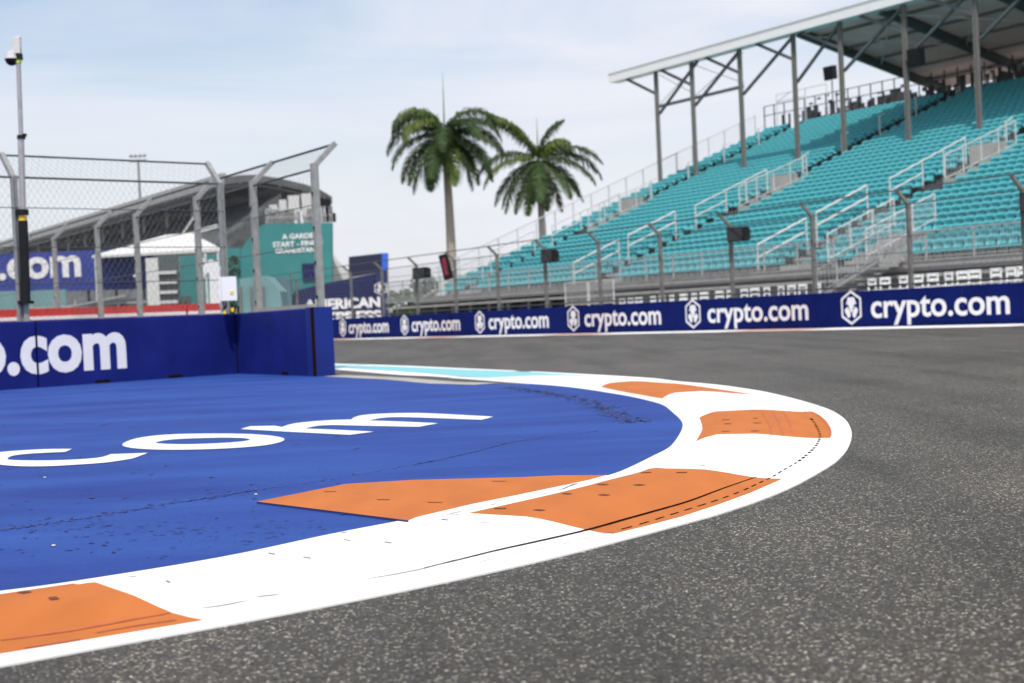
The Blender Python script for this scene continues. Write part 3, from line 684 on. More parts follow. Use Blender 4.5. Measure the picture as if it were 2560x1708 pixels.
# ================================================================ GRANDSTAND (local: x along rows towards the camera, y up the slope, z up)
K = .386; RP = .80; NR = 34; XL = 52.0
gs = empty('grandstand', SE, S_RZ, label='large turquoise-seated grandstand with white roof edge across the track', cat='grandstand')
tread_z = lambda i: 2.15 + i * RP * K
mb = MB(); prof = [(-1.2, 1.75), (-1.2, 2.1)]
for i in range(NR):
    s = .2 + i * RP; prof += [(s, tread_z(i - 1) if i else 2.1), (s, tread_z(i))]
prof += [(.2 + NR * RP + .6, tread_z(NR - 1)), (.2 + NR * RP + .6, tread_z(NR - 1) - .3), (.9, 1.75)]
mb2 = MB(); 
for i in range(-1, NR):
    s0 = -1.2 if i < 0 else .2 + i * RP; s1 = .2 if i < 0 else .2 + (i + 1) * RP; z = 2.1 if i < 0 else tread_z(i)
    mb2.span((-.1, s0, z - (.3 if i < 0 else .36)), (XL, s1 + .02, z))
mb2.build('seating_deck', 'alu', gs)
mb = MB(); mb.span((-3.6, -1.26, 1.93), (XL, -1.19, 2.16)); mb.span((-3.6, -1.24, 1.55), (XL, -1.2, 1.66)); mb.span((-3.6, -1.3, 2.13), (XL, -1.18, 2.19)); mb.span((-3.6, -1.18, 2.0), (-.12, 1.5, 2.12)); mb.build('deck_edge', 'conc', gs)
# understructure
mb = MB()
for i in range(27):
    x = i * 2.0; mb.bar((x, -.9, 0), (x, -.9, 1.8), .12); mb.bar((x, 4, 0), (x, 4, 3.4), .12); mb.bar((x, -.9, .2), (x + 1.0, 4, 3.0), .06)
mb.build('support_frame', 'steel', gs)
mb = MB(); mb.span((0, 5, 0), (XL, 5.2, 3.5)); mb.span((-.1, 26, 0), (.1, 27.5, 12)); mb.build('rear_wall', 'dark', gs)
mb = MB(); mb.span((-.08, -1.1, 0), (-.02, 5, 2.0)); mb.span((-3.6, 1.4, 0), (-.1, 1.45, 2.0)); mb.build('end_wall', 'steeld', gs)
mb = MB(); mb.span((19.5, -1.0, 0), (XL, -.95, 1.9)); mb.build('skirting', mat('skirting_grey', (.17, .17, .165), .7), gs)
# front picket rail
def picket(name, pts, h=1.05, pit_=.13, post=1.9, r=.014, parent=gs, m='rail'):
    mb = MB(); pts = [Vector(p) for p in pts]
    for a, b in zip(pts, pts[1:]):
        L = (b - a).length; hz = math.hypot(b.x - a.x, b.y - a.y); n = max(1, int(hz / post)); Z = Vector((0, 0, 1))
        mb.bar(a + Z * h, b + Z * h, .05, .05); mb.bar(a + Z * .12, b + Z * .12, .035, .035)
        for j in range(n + 1): q = a.lerp(b, j / n); mb.bar(q, q + Z * h, .055, .055)
        k_ = int(hz / pit_)
        for j in range(1, k_): q = a.lerp(b, j / k_); mb.bar(q + Z * .12, q + Z * (h - .02), r, r)
    return mb.build(name, m, parent)
railm = mat('front_rail_metal', (.42, .425, .42), .5, .25)
picket('front_rail', [(-3.5, -1.15, 2.15), (34.4, -1.15, 2.15)], 1.08, m='front_rail_metal' if 0 else railm)
picket('front_rail', [(36.9, -1.15, 2.15), (XL, -1.15, 2.15)], 1.08, m=railm)
# seats
def seat_mb(mb, x, y, z, tl=0.0, pan=True):
    w2 = .228
    # back shell (3 facets, thick)
    xs = (-w2, -w2 * .62, w2 * .62, w2); ys = (-.05, .02, .02, -.05); PR = ((.40, .20), (.60, .30), (.765, .245), (.86, .30)); nl = len(PR)
    fr = []; bk = []
    for zz, yo in PR:
        fr.append([(x + a * (.93 if zz > .8 else 1), y + yo + b_, z + zz - (0.06 if (zz > .8 and abs(a) > .2) else 0)) for a, b_ in zip(xs, ys)]); bk.append([(p[0], p[1] + .03, p[2]) for p in fr[-1]])
    vs = [p for r_ in fr for p in r_] + [p for r_ in bk for p in r_]; f = []; q4 = nl * 4
    for j in range(nl - 1):
        for i in range(3):
            a = j * 4 + i; f.append((a, a + 1, a + 5, a + 4)); f.append((q4 + a + 4, q4 + a + 5, q4 + a + 1, q4 + a))
        a = j * 4; f += [(a, a + 4, q4 + a + 4, q4 + a), (a + 3, q4 + a + 3, q4 + a + 7, a + 7)]
    t_ = (nl - 1) * 4
    for i in range(3): f.append((t_ + i, t_ + 1 + i, q4 + t_ + 1 + i, q4 + t_ + i))
    mb.add(vs, f, 0)
    # pan
    mb.add([(x - w2, y - .18, z + .41), (x + w2, y - .18, z + .41), (x + w2, y + .22, z + .38), (x - w2, y + .22, z + .38), (x - w2, y - .20, z + .35), (x + w2, y - .20, z + .35), (x + w2, y + .22, z + .34), (x - w2, y + .22, z + .34)],
           [(0, 1, 2, 3), (4, 5, 1, 0), (5, 6, 2, 1), (7, 4, 0, 3), (7, 6, 5, 4)], 0)
    # bracket to the riser and arm
    mb.box((x + .25, y + .24, z + .35), (.035, .05, .7), 1)
aisles = [3.2, 16.75, 30.3, 43.8]
def blocked(x, i):
    s = .2 + i * RP
    for a in aisles:
        if abs(x - a - .1) < .62: return True
        if 6.9 < s < 13.2 and a - .3 < x < a + 1.9 and s < 7.2 + 5.8: 
            if s - 7 < 6: return True
    if s < 2.2 and 34.6 < x < 36.8: return True
    return False
proto = MB(); seat_mb(proto, 0, 0, 0); first = None; nin = 0
allm = MB(); cells = []
for i in range(NR):
    x = .35
    while x < XL - .3:
        if not blocked(x, i): cells.append((i, x))
        x += .5
sel = [c for c in cells if c[0] in (0, 1, 2) and c[1] < 42.3]; sel.sort(key=lambda c: (-(c[1] - c[0] * 3))); sel = set(sel[:100])
for c in cells:
    i, x = c; y = .2 + i * RP + .42; z = tread_z(i)
    if c in sel:
        if first is None: first = proto.build('seat', ['seat', 'black'], gs, loc=(x, y, z)); o = first
        else: o = first.copy(); col.objects.link(o); o.parent = gs; o.location = (x, y, z)
    else: seat_mb(allm, x + random.uniform(-.008, .008), y, z)
allm.build('seats', ['seat', 'black'], gs, kind='stuff')
# aisle rails, vomitories
Zv = Vector((0, 0, 1))
surf = lambda s: 2.15 + s * K
for ai, a in enumerate(aisles):
    for s0, s1 in ((-.8, 2.1), (2.7, 5.9)):
        mb = MB(); x = a - .65
        P0, P1 = Vector((x, s0, surf(s0) + .0)), Vector((x, s1, surf(s1)))
        mb.tube(P0 + Zv * 1.5, P1 + Zv * 1.5, .048, 6); mb.tube(P0 + Zv * .95, P1 + Zv * .95, .048, 6); mb.tube(P0, P0 + Zv * 1.5, .036, 6); mb.tube(P1, P1 + Zv * 1.5, .036, 6); mb.build('aisle_rail', 'rail', gs)
    # vomitory: opening with two guard rails, side wall and dark steps
    x0, x1 = a - .3, a + 1.75
    P0, P1 = Vector((x0, 7.0, surf(7) + .1)), Vector((x0, 12.2, surf(12.2) + .1))
    mb = MB(); mb.tube(P0 + Zv * 1.25, P1 + Zv * 1.25, .04, 6); mb.tube(P0 + Zv * .7, P0.lerp(P1, .42) + Zv * .7, .036, 6)
    for t in (0, .42, .7, 1): q = P0.lerp(P1, t); mb.tube(q, q + Zv * 1.25, .036, 6)
    mb.build('guard_rail', 'rail', gs)
    picket('guard_rail', [(x1, 8.3, surf(8.3) + .55), (x1, 13.2, surf(13.2) + .35)], 1.15, .2, 1.2, .012)
    mb = MB(); ps = []
    for j in range(7): s_ = 8.2 + j * RP; mb.span((x1 - .06, s_, surf(s_) - .3), (x1 + .06, s_ + RP, surf(s_) + .72 - j * .03))
    mb.span((x0 + .1, 12.3, surf(12.3) - .4), (x1, 12.5, surf(12.3) + .9)); mb.build('stairwell_wall', 'conc', gs)
    mb = MB()
    for j in range(6): s_ = 7.4 + j * RP; mb.span((x0 + .2, s_, surf(s_) + .01), (x1 - .1, s_ + .35, surf(s_) + random.uniform(.15, .35)))
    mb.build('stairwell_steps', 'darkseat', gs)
    # upper aisle : dark steps and short posts
    mb = MB()
    for j in range(17): s_ = 13.4 + j * RP; mb.box((a + .1, s_ + .2, surf(s_) + .30), (.45, .3, .35))
    mb.build('aisle_steps', 'black', gs)
    for j in range(4): 
        s_ = 14.2 + j * 3.1; mb = MB(); mb.bar((a + .45, s_, surf(s_)), (a + .45, s_, surf(s_) + 1.35), .07); mb.bar((a + .45, s_, surf(s_) + 1.3), (a + .45, s_ + .5, surf(s_) + 1.5), .05); mb.build('aisle_post', 'rail', gs)
    mb = MB()
    for j in range(9): s_ = -.6 + j * RP; mb.box((a - .1, s_ + .25, surf(s_) + .1), (.8, .28, .18))
    mb.build('aisle_steps', 'alu', gs)
# front stair opening
picket('stair_rail', [(34.55, -1.6, 2.35), (34.55, 2.2, 3.75)], 1.1, .14, 1.1)
picket('stair_rail', [(36.65, -1.7, 2.35), (36.65, 2.2, 3.75)], 1.1, .14, 1.1)
mb = MB()
for j in range(8): mb.span((34.7, -1.3 + j * .42, 1.9), (36.5, -.88 + j * .42, 2.2 + j * .17))
mb.build('front_stair', 'alu', gs)
mb = MB()
for j in range(7): mb.span((35.0 + j * .42, -2.5, .9 + j * .18), (35.42 + j * .42, -1.4, 1.02 + j * .18))
mb.bar((34.9, -2.55, .95), (38.1, -2.55, 2.25), .08, .16); mb.bar((34.9, -1.35, .95), (38.1, -1.35, 2.25), .08, .16); mb.build('side_stair', 'alu', gs)
picket('side_stair_rail', [(34.9, -2.6, 1.0), (38.1, -2.6, 2.25)], 1.0, .2, 1.0, m=railm)
mb = MB(); mb.span((20, -2.6, .75), (34.9, -1.4, .88)); mb.span((38.1, -2.6, .75), (XL, -1.4, .88)); mb.build('lower_walkway', 'conc', gs)
# left end rail climbing the slope
mb = MB(); x = -.15
for j in range(20):
    s_ = -.8 + j * 1.45; mb.bar((x, s_, surf(s_) - .1), (x, s_, surf(s_) + 1.6), .07)
mb.bar((x, -.8, surf(-.8) + 1.6), (x, 26.75, surf(26.75) + 1.6), .06); mb.bar((x, -.8, surf(-.8) + .25), (x, 26.75, surf(26.75) + .25), .04)
for j in range(140): s_ = -.8 + j * .197; mb.bar((x, s_, surf(s_) + .25), (x, s_, surf(s_) + 1.58), .012)
mb.build('end_rail', 'rail', gs)
# rear windscreen rail : dark irregular panels
mb = MB(); zt = surf(27.4)
for j in range(54):
    x = -.1 + j * 1.0; mb.bar((x, 27.6, zt - .3), (x, 27.6, zt + 2.0), .06)
mb.bar((-.1, 27.6, zt + 2.0), (XL, 27.6, zt + 2.0), .05); mb.bar((-.1, 27.6, zt + 1.35), (XL, 27.6, zt + 1.35), .05)
for j in range(230):
    x = 1.6 + j * .22; hh = random.choice((.6, .9, 1.1, 1.35)) if x > 4 else random.choice((.0, .5, 1.2)); mb.span((x, 27.62, zt - .3), (x + random.choice((.16, .2, .22)), 27.68, zt + hh))
for j in range(90):
    x = 2 + random.random() * 48; z = zt + random.uniform(.3, 1.8); mb.span((x, 27.5, z), (x + .3, 27.6, z + .12))
mb.build('rear_screen', mat('rear_screen_dark', (.055, .05, .055), .7, var=.4, scale=2), gs)
mb = MB()
for p_, q_ in (((1.4, 27.4, zt), (1.4, 27.4, zt + 2.6)), ((1.4, 27.4, zt + 2.6), (6.2, 27.4, zt + 2.6)), ((1.4, 27.4, zt + 2.1), (4.2, 27.4, zt + 2.1)), ((4.2, 27.4, zt), (4.2, 27.4, zt + 2.6)), ((6.2, 27.4, zt), (6.2, 27.4, zt + 2.6)), ((1.4, 27.4, zt + 2.1), (2.8, 27.4, zt + 2.6))): mb.bar(p_, q_, .05)
mb.build('camera_platform', 'rail', gs)
# columns, roof
CS = 17.2; ct = [.9, 4.55, 9.1, 13.77, 17.48, 22.15, 26.8, 31.4, 36.0, 40.6, 45.2, 49.8]; EZ = 16.45
for x in ct:
    mb = MB(); z0 = surf(CS) - 1.0
    mb.box((x, CS, (z0 + EZ) / 2), (.16, .04, EZ - z0)); mb.box((x - .09, CS, (z0 + EZ) / 2), (.03, .22, EZ - z0)); mb.box((x + .09, CS, (z0 + EZ) / 2), (.03, .22, EZ - z0)); mb.build('column', 'steel', gs)
for i, x in enumerate(ct):
    mb = MB(); mb.bar((x - .1, CS, 15.05), (x - 3.1, CS - .05, EZ + .05), .16, .16); mb.build('knee_brace', 'steeld', gs)
    if i < len(ct) - 1: mb = MB(); mb.bar((x + .1, CS + .1, 13.7), (ct[i + 1] - (0 if i else -.5), CS + .1, EZ), .15, .15); mb.build('diagonal_brace', 'steeld', gs)
mb = MB(); mb.bar((ct[0], CS + .18, 14.2), (ct[2], CS + .18, 14.2), .18, .18); mb.build('tie_beam', 'steeld', gs)
mb = MB()
for p_, q_ in (((ct[0], 14.4), (ct[1], 16.3)), ((ct[0], 16.3), (ct[1], 14.4)), ((ct[1], 14.4), (ct[2], 16.3)), ((ct[1], 16.3), (ct[2], 14.4))): mb.tube((p_[0], CS + .3, p_[1]), (q_[0], CS + .3, q_[1]), .02, 5)
mb.build('tension_rods', 'steel', gs)
mb = MB(); mb.span((-3.7, CS - .45, EZ + .02), (XL, CS - .37, EZ + .62)); mb.span((-3.7, CS - .5, EZ + .60), (XL, CS + .5, EZ + .66)); mb.span((-3.7, CS - .37, EZ + .04), (-3.62, CS + .5, EZ + .6)); mb.build('roof_fascia', 'roofw', gs)
mb = MB(); mb.span((-3.7, CS - .3, EZ + .03), (XL, CS + .45, EZ + .1)); mb.build('roof_edge_soffit', 'roofw', gs)
RX = 13.9; RE = 30.5; dz = lambda s: EZ + .45 - (s - CS) * math.tan(R(12.5))
mb = MB(); mb.add([(RX, CS + .3, dz(CS + .3)), (XL, CS + .3, dz(CS + .3)), (XL, RE, dz(RE)), (RX, RE, dz(RE)), (RX, CS + .3, dz(CS + .3) + .12), (XL, CS + .3, dz(CS + .3) + .12), (XL, RE, dz(RE) + .12), (RX, RE, dz(RE) + .12)],
                    [(0, 3, 2, 1), (4, 5, 6, 7), (0, 1, 5, 4), (1, 2, 6, 5), (2, 3, 7, 6), (3, 0, 4, 7)]); mb.build('roof', 'under', gs)
x = RX + .1
while x < XL:
    mb = MB(); mb.bar((x, CS + .2, dz(CS + .2) - .3), (x, RE - .3, dz(RE - .3) - .3), .28, .5); mb.build('roof_beam', 'steeld', gs); x += 6.4
s_ = CS + 1.8
while s_ < RE:
    mb = MB(); mb.bar((RX + .2, s_, dz(s_) - .12), (XL, s_, dz(s_) - .12), .1, .16); mb.build('purlin', 'steel', gs); s_ += 2.3
x = RX + .1
while x < XL - 6:
    mb = MB(); mb.bar((x, CS + 1, dz(CS + 1) - .3), (x + 6.4, CS + 7, dz(CS + 7) - .3), .07); mb.bar((x + 6.4, CS + 1, dz(CS + 1) - .3), (x, CS + 7, dz(CS + 7) - .3), .07); mb.build('roof_cross_brace', 'rail', gs); x += 6.4
for x_, y_, z_, lab, th in ((22.9, CS - .2, 13.5, 'black loudspeaker hung on a roof column under the white roof', 0), (5.95, 27.9, 16.1, 'black PA speaker panel on a thin pole above the rear of the seats', 1)):
    e = empty('loudspeaker' if not th else 'pa_speaker', SE + SV * x_ + SN * y_ + Vector((0, 0, z_)), S_RZ, label=lab, cat='loudspeaker' if not th else 'pa_speaker')  # second entry is a PA speaker on its own pole, not a lamp
    mb = MB(); mb.bar((-.45, 0, -.35 if th else -.6), (-.38, 0, .5), .05) if th else None
    mb = MB(); mb.prism([(0, -.45), (-.1, .45), (.35, .5), (.4, -.4)], lambda a, b_, d: (d, a, b_), -.42, .42); mb.build('cabinet' if not th else 'pa_housing', 'black', e)
    mb = MB(); mb.bar((0, .3, -.45), (0, .3, -2.2 if th else -.9), .06); mb.build('pole', 'steel', e)

# ---- white chairs on the lower walkway, crowd barrier, plants
def at_row(px, py, off):
    r = ray(px, py); o_ = B0 + BN * off; t = (o_ - CC).dot(BN) / r.dot(BN); return CC + r * t
chair0 = None; xs_ = [1546, 1566, 1588, 1622, 1645, 1668, 1700, 1724, 1752, 1790, 1815, 1850, 1878, 1905, 1940, 1968, 1996, 2030, 2168, 2203, 2246, 2284, 2322, 2358, 2398, 2428, 2478, 2514, 2546]
def chair_parts(e):
    mb = MB(); mb.box((-.2, .2, .62), (.05, .035, .46)); mb.box((.2, .2, .62), (.05, .035, .46)); mb.box((0, .2, .83), (.46, .035, .1)); mb.build('back_frame', 'roofw', e)
    mb = MB(); mb.box((0, .205, .66), (.3, .012, .1)); mb.build('back_slat', 'roofw', e)
    mb = MB(); mb.box((0, 0, .44), (.44, .42, .04)); mb.build('seat', 'roofw', e)
    for sx_ in (-1, 1):
        mb = MB(); mb.bar((sx_ * .2, .18, .42), (sx_ * .2, -.2, 0), .03); mb.build('leg', 'roofw', e)
        mb = MB(); mb.bar((sx_ * .17, -.18, .42), (sx_ * .17, .22, 0), .03); mb.build('leg', 'roofw', e)
nch = len(xs_)
mbp = MB()
for n_, px in enumerate(xs_):
    py = 748 - (px - 1540) * (748 - 664) / (2560 - 1540)
    p = at_row(px, py, 6.6); p.z -= .88
    if n_ < 18: lab = f'white folding chair {n_ + 1} places in from the crowd barrier, in the row below the seats'
    else: lab = f'white folding chair {nch - n_} places from the right edge, in the row right of the side stairs'
    nmw = ['first', 'second', 'third', 'fourth', 'fifth', 'sixth', 'seventh', 'eighth', 'ninth', 'tenth', 'eleventh', 'twelfth', 'thirteenth', 'fourteenth', 'fifteenth', 'sixteenth', 'seventeenth', 'eighteenth']
    lab = (nmw[n_] + ' white folding chair from the crowd barrier, in the row left of the side stairs') if n_ < 18 else (nmw[nch - n_ - 1] + ' white folding chair from the right edge, in the row right of the side stairs')
    if chair0 is None:
        e = empty('folding_chair', p, B_RZ, label=lab, cat='chair', group='white folding chairs below the grandstand'); chair0 = e; chair_parts(e)
    else:
        e = chair0.copy(); col.objects.link(e); e.location = p; e.rotation_euler = (0, 0, B_RZ + random.uniform(-.25, .25)); e['label'] = lab
        for ch in chair0.children: c2 = ch.copy(); col.objects.link(c2); c2.parent = e
    if n_ in (0, 17, 18, nch - 1): mbp.v  # ends
    xs_[n_] = p
w0, w1 = xs_[0], xs_[-1]
dv = (w1 - w0).normalized(); nv = Vector((-dv.y, dv.x, 0)).normalized(); 
a_ = w0 - dv * 1.0; b_ = w1 + dv * 8
mb = MB(); mb.add([a_ - nv * .7, b_ - nv * .7, b_ + nv * 1.4, a_ + nv * 1.4] + [Vector((q.x, q.y, -.03)) for q in (a_ - nv * .7, b_ - nv * .7, b_ + nv * 1.4, a_ + nv * 1.4)], [(0, 1, 2, 3), (4, 5, 1, 0), (5, 6, 2, 1), (6, 7, 3, 2), (7, 4, 0, 3)])
mb.build('terrace', 'conc', kind='structure')
for n2, (xa, xb) in enumerate(((1414, 1470), (1474, 1535))):
    p = at_row(xa, 752, 5.6); q = at_row(xb, 752, 5.6); p.z = q.z = 1.15; rz = math.atan2((q - p).y, (q - p).x); L = (q - p).length
    e = empty('crowd_barrier', p, rz, label=('left' if n2 == 0 else 'right') + ' of two pale mesh crowd barriers standing before the first turquoise rows', cat='crowd barrier', group='crowd barriers')
    e.location.z = 0.0
    mb = MB(); Z1 = 2.2
    for a, b in (((0, 0, 0), (0, 0, Z1)), ((L, 0, 0), (L, 0, Z1)), ((0, 0, Z1), (L, 0, Z1)), ((0, 0, 1.2), (L, 0, 1.2))): mb.bar(a, b, .045)
    mb.build('frame', 'rail', e); mb = MB()
    for j in range(1, int(L / .12)): mb.bar((j * .12, 0, 1.2), (j * .12, 0, Z1), .022)
    mb.build('bars', 'alu', e)

# ================================================================ PALMS
def palm(loc, H, shaft_, fr, name_label, seed, trunk_r=.32, spear=3.5, FL=4.3):
    rnd = random.Random(seed); e = empty('palm_tree', loc, 0, label=name_label, cat='palm tree')
    mb = MB(); prev = None
    for j in range(9):
        t = j / 9; z0, z1 = H * t, H * (t + 1 / 9); rr = lambda q: trunk_r * (1.15 - .1 * q if q < .35 else 1.12 - .5 * (q - .35) * 1.1)
        mb.tube((.12 * math.sin(t * 3), 0, z0), (.12 * math.sin((t + 1 / 9) * 3), 0, z1), rr(t), 12, rr(t + 1 / 9), caps=False)
    mb.build('trunk', 'trunk', e)
    tx = .12 * math.sin(3)
    mb = MB(); mb.tube((tx, 0, H - .05), (tx, 0, H + shaft_), .20, 10, .1); mb.build('crownshaft', 'shaft', e)
    top_ = Vector((tx, 0, H + shaft_ * .7))
    mb = MB(); mb.tube(top_, top_ + Vector((.06, 0, spear)), .09, 6, .012); mb.build('spear_leaf', 'shaft', e)
    mb = MB()
    for n_, (az, el, ln, dr) in enumerate(fr):
        L = FL * ln; az = R(az); el0 = R(el); N = 20; p = top_.copy(); pts = [p.copy()]; ang = el0
        for j in range(N):
            t = j / N; ang = el0 - R(dr) * (t ** 1.15)
            p = p + Vector((math.cos(az) * math.cos(ang), math.sin(az) * math.cos(ang), math.sin(ang))) * (L / N); pts.append(p.copy())
        mi = 1 if (rnd.random() < .28) else 0
        for a, b in zip(pts, pts[1:]): mb.tube(a, b, .022, 3, mi=mi, caps=False)
        side = Vector((-math.sin(az), math.cos(az), 0))
        for j in range(5, N * 7):
            t = j / (N * 7); k_ = min(N - 1, int(t * N)); q = pts[k_].lerp(pts[k_ + 1], t * N - k_); d = (pts[k_ + 1] - pts[k_]).normalized()
            ll = 1.25 * FL / 4.9 * math.sin(math.pi * min(1, (t * .85 + .16))) ** .6 * rnd.uniform(.75, 1.15)
            for sg in (-1, 1):
                up = side.cross(d) ; 
                if up.z < 0: up = -up
                dirv = (side * sg * rnd.uniform(.5, 1.0) + d * .55 + up * rnd.uniform(-.15, .35)).normalized()
                mid = q + dirv * ll * .5; tipv = mid + (dirv * .5 + Vector((0, 0, -rnd.uniform(.5, .95)))).normalized() * ll * .55
                wv = d * .038
                mb.add([q - wv, q + wv, mid + wv, tipv, mid - wv], [(0, 1, 2, 4), (4, 2, 3)], mi)
    mb.build('crown', ['frond', 'frond2'], e)
    return e
P1 = AT(1133, 812, 108); 
h1 = AT(1125, 328, 108).z
palm((P1.x, 108, 0), h1 - 1.3, 1.3, [(180, 78, 1.05, 165), (170, 66, 1.0, 150), (5, 72, 1.0, 150), (165, 38, 1.05, 120), (200, 10, 1.0, 95), (150, -8, 1.0, 70), (215, -25, .95, 55), (185, 80, .95, 175), (0, 50, 1.0, 135), (20, 28, 1.05, 110), (-15, 12, 1.05, 85), (30, -12, 1.0, 65), (-30, -35, .9, 45),
     (270, 30, .95, 120), (90, 40, .9, 130), (255, -15, .95, 70), (285, -35, .9, 50), (120, -30, .9, 50), (240, -45, .9, 40), (60, 10, .9, 100), (310, 45, .95, 130), (330, -5, 1.0, 80), (225, 48, .95, 135), (170, -40, .92, 42), (10, -50, .85, 35)],
     'taller palm tree left, with a long upright spear leaf, behind the grandstand end', 3, .34, 4.8, 5.6)
P2 = AT(1363, 812, 114); h2 = AT(1350, 388, 114).z
palm((P2.x, 114, 0), h2 - 1.2, 1.2, [(180, 66, 1.15, 55), (185, 72, 1.1, 75), (178, 28, 1.1, 100), (190, 12, 1.05, 90), (170, -18, 1.0, 60), (200, -38, 1.0, 40), (240, -55, .95, 25), (5, 66, .62, 95), (15, 58, .66, 120), (355, 34, 1.1, 95), (183, 62, 1.1, 62), (0, -30, .95, 35), (180, -30, .95, 50), (215, -50, .95, 25), (330, -55, .9, 25), (8, 22, 1.15, 95), (345, 5, 1.05, 75), (20, -15, .9, 60),
     (270, -35, .9, 40), (290, -60, .85, 25), (80, 50, .8, 90), (100, -20, .9, 60), (320, -30, .9, 40), (0, 80, .75, 60)],
     'shorter palm tree right, partly hidden by the end of the turquoise seats', 9, .30, 3.4, 5.4)

def bush(loc, rx, rz_, label, seed, nm='tree', m='leaf', n=700, trunk=True, cat='tree', grp=None):
    rnd = random.Random(seed); e = empty(nm, loc, 0, label=label, cat=cat, group=grp); mb = MB()
    cl = [(rnd.uniform(-.7, .7) * rx, rnd.uniform(-.7, .7) * rx, rz_ * rnd.uniform(.45, 1.4), rnd.uniform(.25, .5) * rx) for _ in range(9)]
    for _ in range(n):
        c = rnd.choice(cl); v = Vector((rnd.gauss(0, 1), rnd.gauss(0, 1), rnd.gauss(0, 1))).normalized() * c[3] * rnd.uniform(.6, 1.1); p = Vector(c[:3]) + v; p.z = max(p.z, .2)
        a = Vector((rnd.gauss(0, 1), rnd.gauss(0, 1), rnd.gauss(0, 1))).normalized(); b = a.cross(Vector((rnd.random(), rnd.random(), .3))).normalized(); s = rx * .09
        mb.add([p - a * s, p + b * s, p + a * s, p - b * s], [(0, 1, 2, 3)])
    mb.build('crown', m, e)
    if trunk: mb = MB(); mb.tube((0, 0, 0), (0, 0, rz_), rx * .08, 8, rx * .04); mb.build('trunk', 'trunk', e)
def bat(px, Y): q = AT(px, 812, Y); return (q.x, Y, 0)
bush(bat(1082, 150), 2.6, 3.3, 'dull green far tree behind the leaning red panel', 21)
bush(bat(995, 100), 1.1, 1.9, 'small yellow-green tree right of the tall navy sign', 22, m='frond2')
bush(bat(775, 96), 2.0, 2.2, 'dark tree between the teal wall and the navy sign', 23)
bush(bat(592, 80), .8, 3.4, 'small dark tree showing between the two close fence posts', 24)

# ================================================================ BACKGROUND LEFT
def facet(mb, px, Y, thick, mi=0):
    q = [AT(x, y, Y) for x, y in px]; c = [Vector((p.x, Y, p.z)) for p in q]
    n = len(c); mb.add(c + [p + Vector((0, thick, 0)) for p in c], [tuple(range(n))[::-1], tuple(range(n, 2 * n))] + [(i, (i + 1) % n, n + (i + 1) % n, n + i) for i in range(n)], mi)
def wall_thing(name, label, cat, px, Y, thick, m, part='wall', kind=None):
    cx = sum(p[0] for p in px) / len(px); c = AT(cx, 812, Y); e = empty(name, (c.x, Y, 0), 0, label=label, cat=cat)
    mb = MB(); q = [AT(x, y, Y) for x, y in px]; pts = [Vector((p.x - c.x, 0, max(0, p.z))) for p in q]; n = len(pts)
    mb.add(pts + [p + Vector((0, thick, 0)) for p in pts], [tuple(range(n))[::-1], tuple(range(n, 2 * n))] + [(i, (i + 1) % n, n + (i + 1) % n, n + i) for i in range(n)])
    mb.build(part, m, e); e['cx'] = c.x; return e, c.x
def lettering(e, cx, body, x0, x1, yb, yt, Y, bold=.02, ref='x', nm='lettering', m='letter'):
    a = AT(x0, (yb + yt) / 2, Y); b = AT(x1, (yb + yt) / 2, Y); z0 = AT((x0 + x1) / 2, yb, Y).z; z1 = AT((x0 + x1) / 2, yt, Y).z
    return text_on(nm, body, a.x - cx, b.x - cx, z0, z1, -.01, e, m, bold, ref, .05)
# long blue banner wall with com
e, cx = wall_thing('banner_wall', 'long blue banner with big white com letters behind the left fence', 'banner', [(-260, 642), (380, 622), (380, 722), (-260, 738)], 95, .3, 'banner', 'banner')
lettering(e, cx, 'crypto.com', -290, 203, 703, 650, 95, .03)
mb = MB()
for j in range(9): p = AT(-200 + j * 70, 812, 95); mb.bar((p.x - cx, .5, 0), (p.x - cx, .5, 4.5), .15)
mb.build('support', 'steeld', e)
wall_thing('fabric_screen', 'pale teal fabric screen under the left blue banner', 'screen', [(-200, 735), (165, 724), (165, 830), (-200, 830)], 88, .1, 'tealp', 'panel')
# service stand with railings under the banner
c = AT(270, 812, 86); e = empty('service_platform', (c.x, 86, 0), 0, label='grey low platform with railings under the right part of the blue banner', cat='platform')
mb = MB()
for j in range(8):
    x = -4.5 + j * 1.3; mb.bar((x, 0, 0), (x, 0, 3.1 - .05 * j), .1)
for z in (1.6, 2.1, 2.6): mb.bar((-4.7, 0, z), (4.8, 0, z + .1), .12, .1)
mb.bar((-2.6, -.2, 2.5), (1.2, -.2, 3.1), .3, .1); mb.build('railing', 'alu', e)
mb = MB(); mb.span((-4.7, .5, 0), (5.0, 3, 2.0)); mb.span((-1, .2, 0), (5, .4, 2.9)); mb.build('base', 'steeld', e)
# white stair tower
c = AT(398, 812, 84); e = empty('stair_tower', (c.x, 84, 0), 0, label='white stair tower with dark openings below the white tent', cat='stair tower')
zt_ = AT(398, 636, 84).z
mb = MB(); mb.span((-.62, 0, 0), (.1, .3, zt_ - .2)); mb.build('panel', 'tent', e)
mb = MB(); mb.span((.1, .25, 0), (1.2, .5, zt_)); mb.build('core', 'steeld', e)
mb = MB()
for j in range(8): mb.span((.1, 0, .15 + j * .58), (1.15, .2, .33 + j * .58))
mb.build('step', 'rail', e)
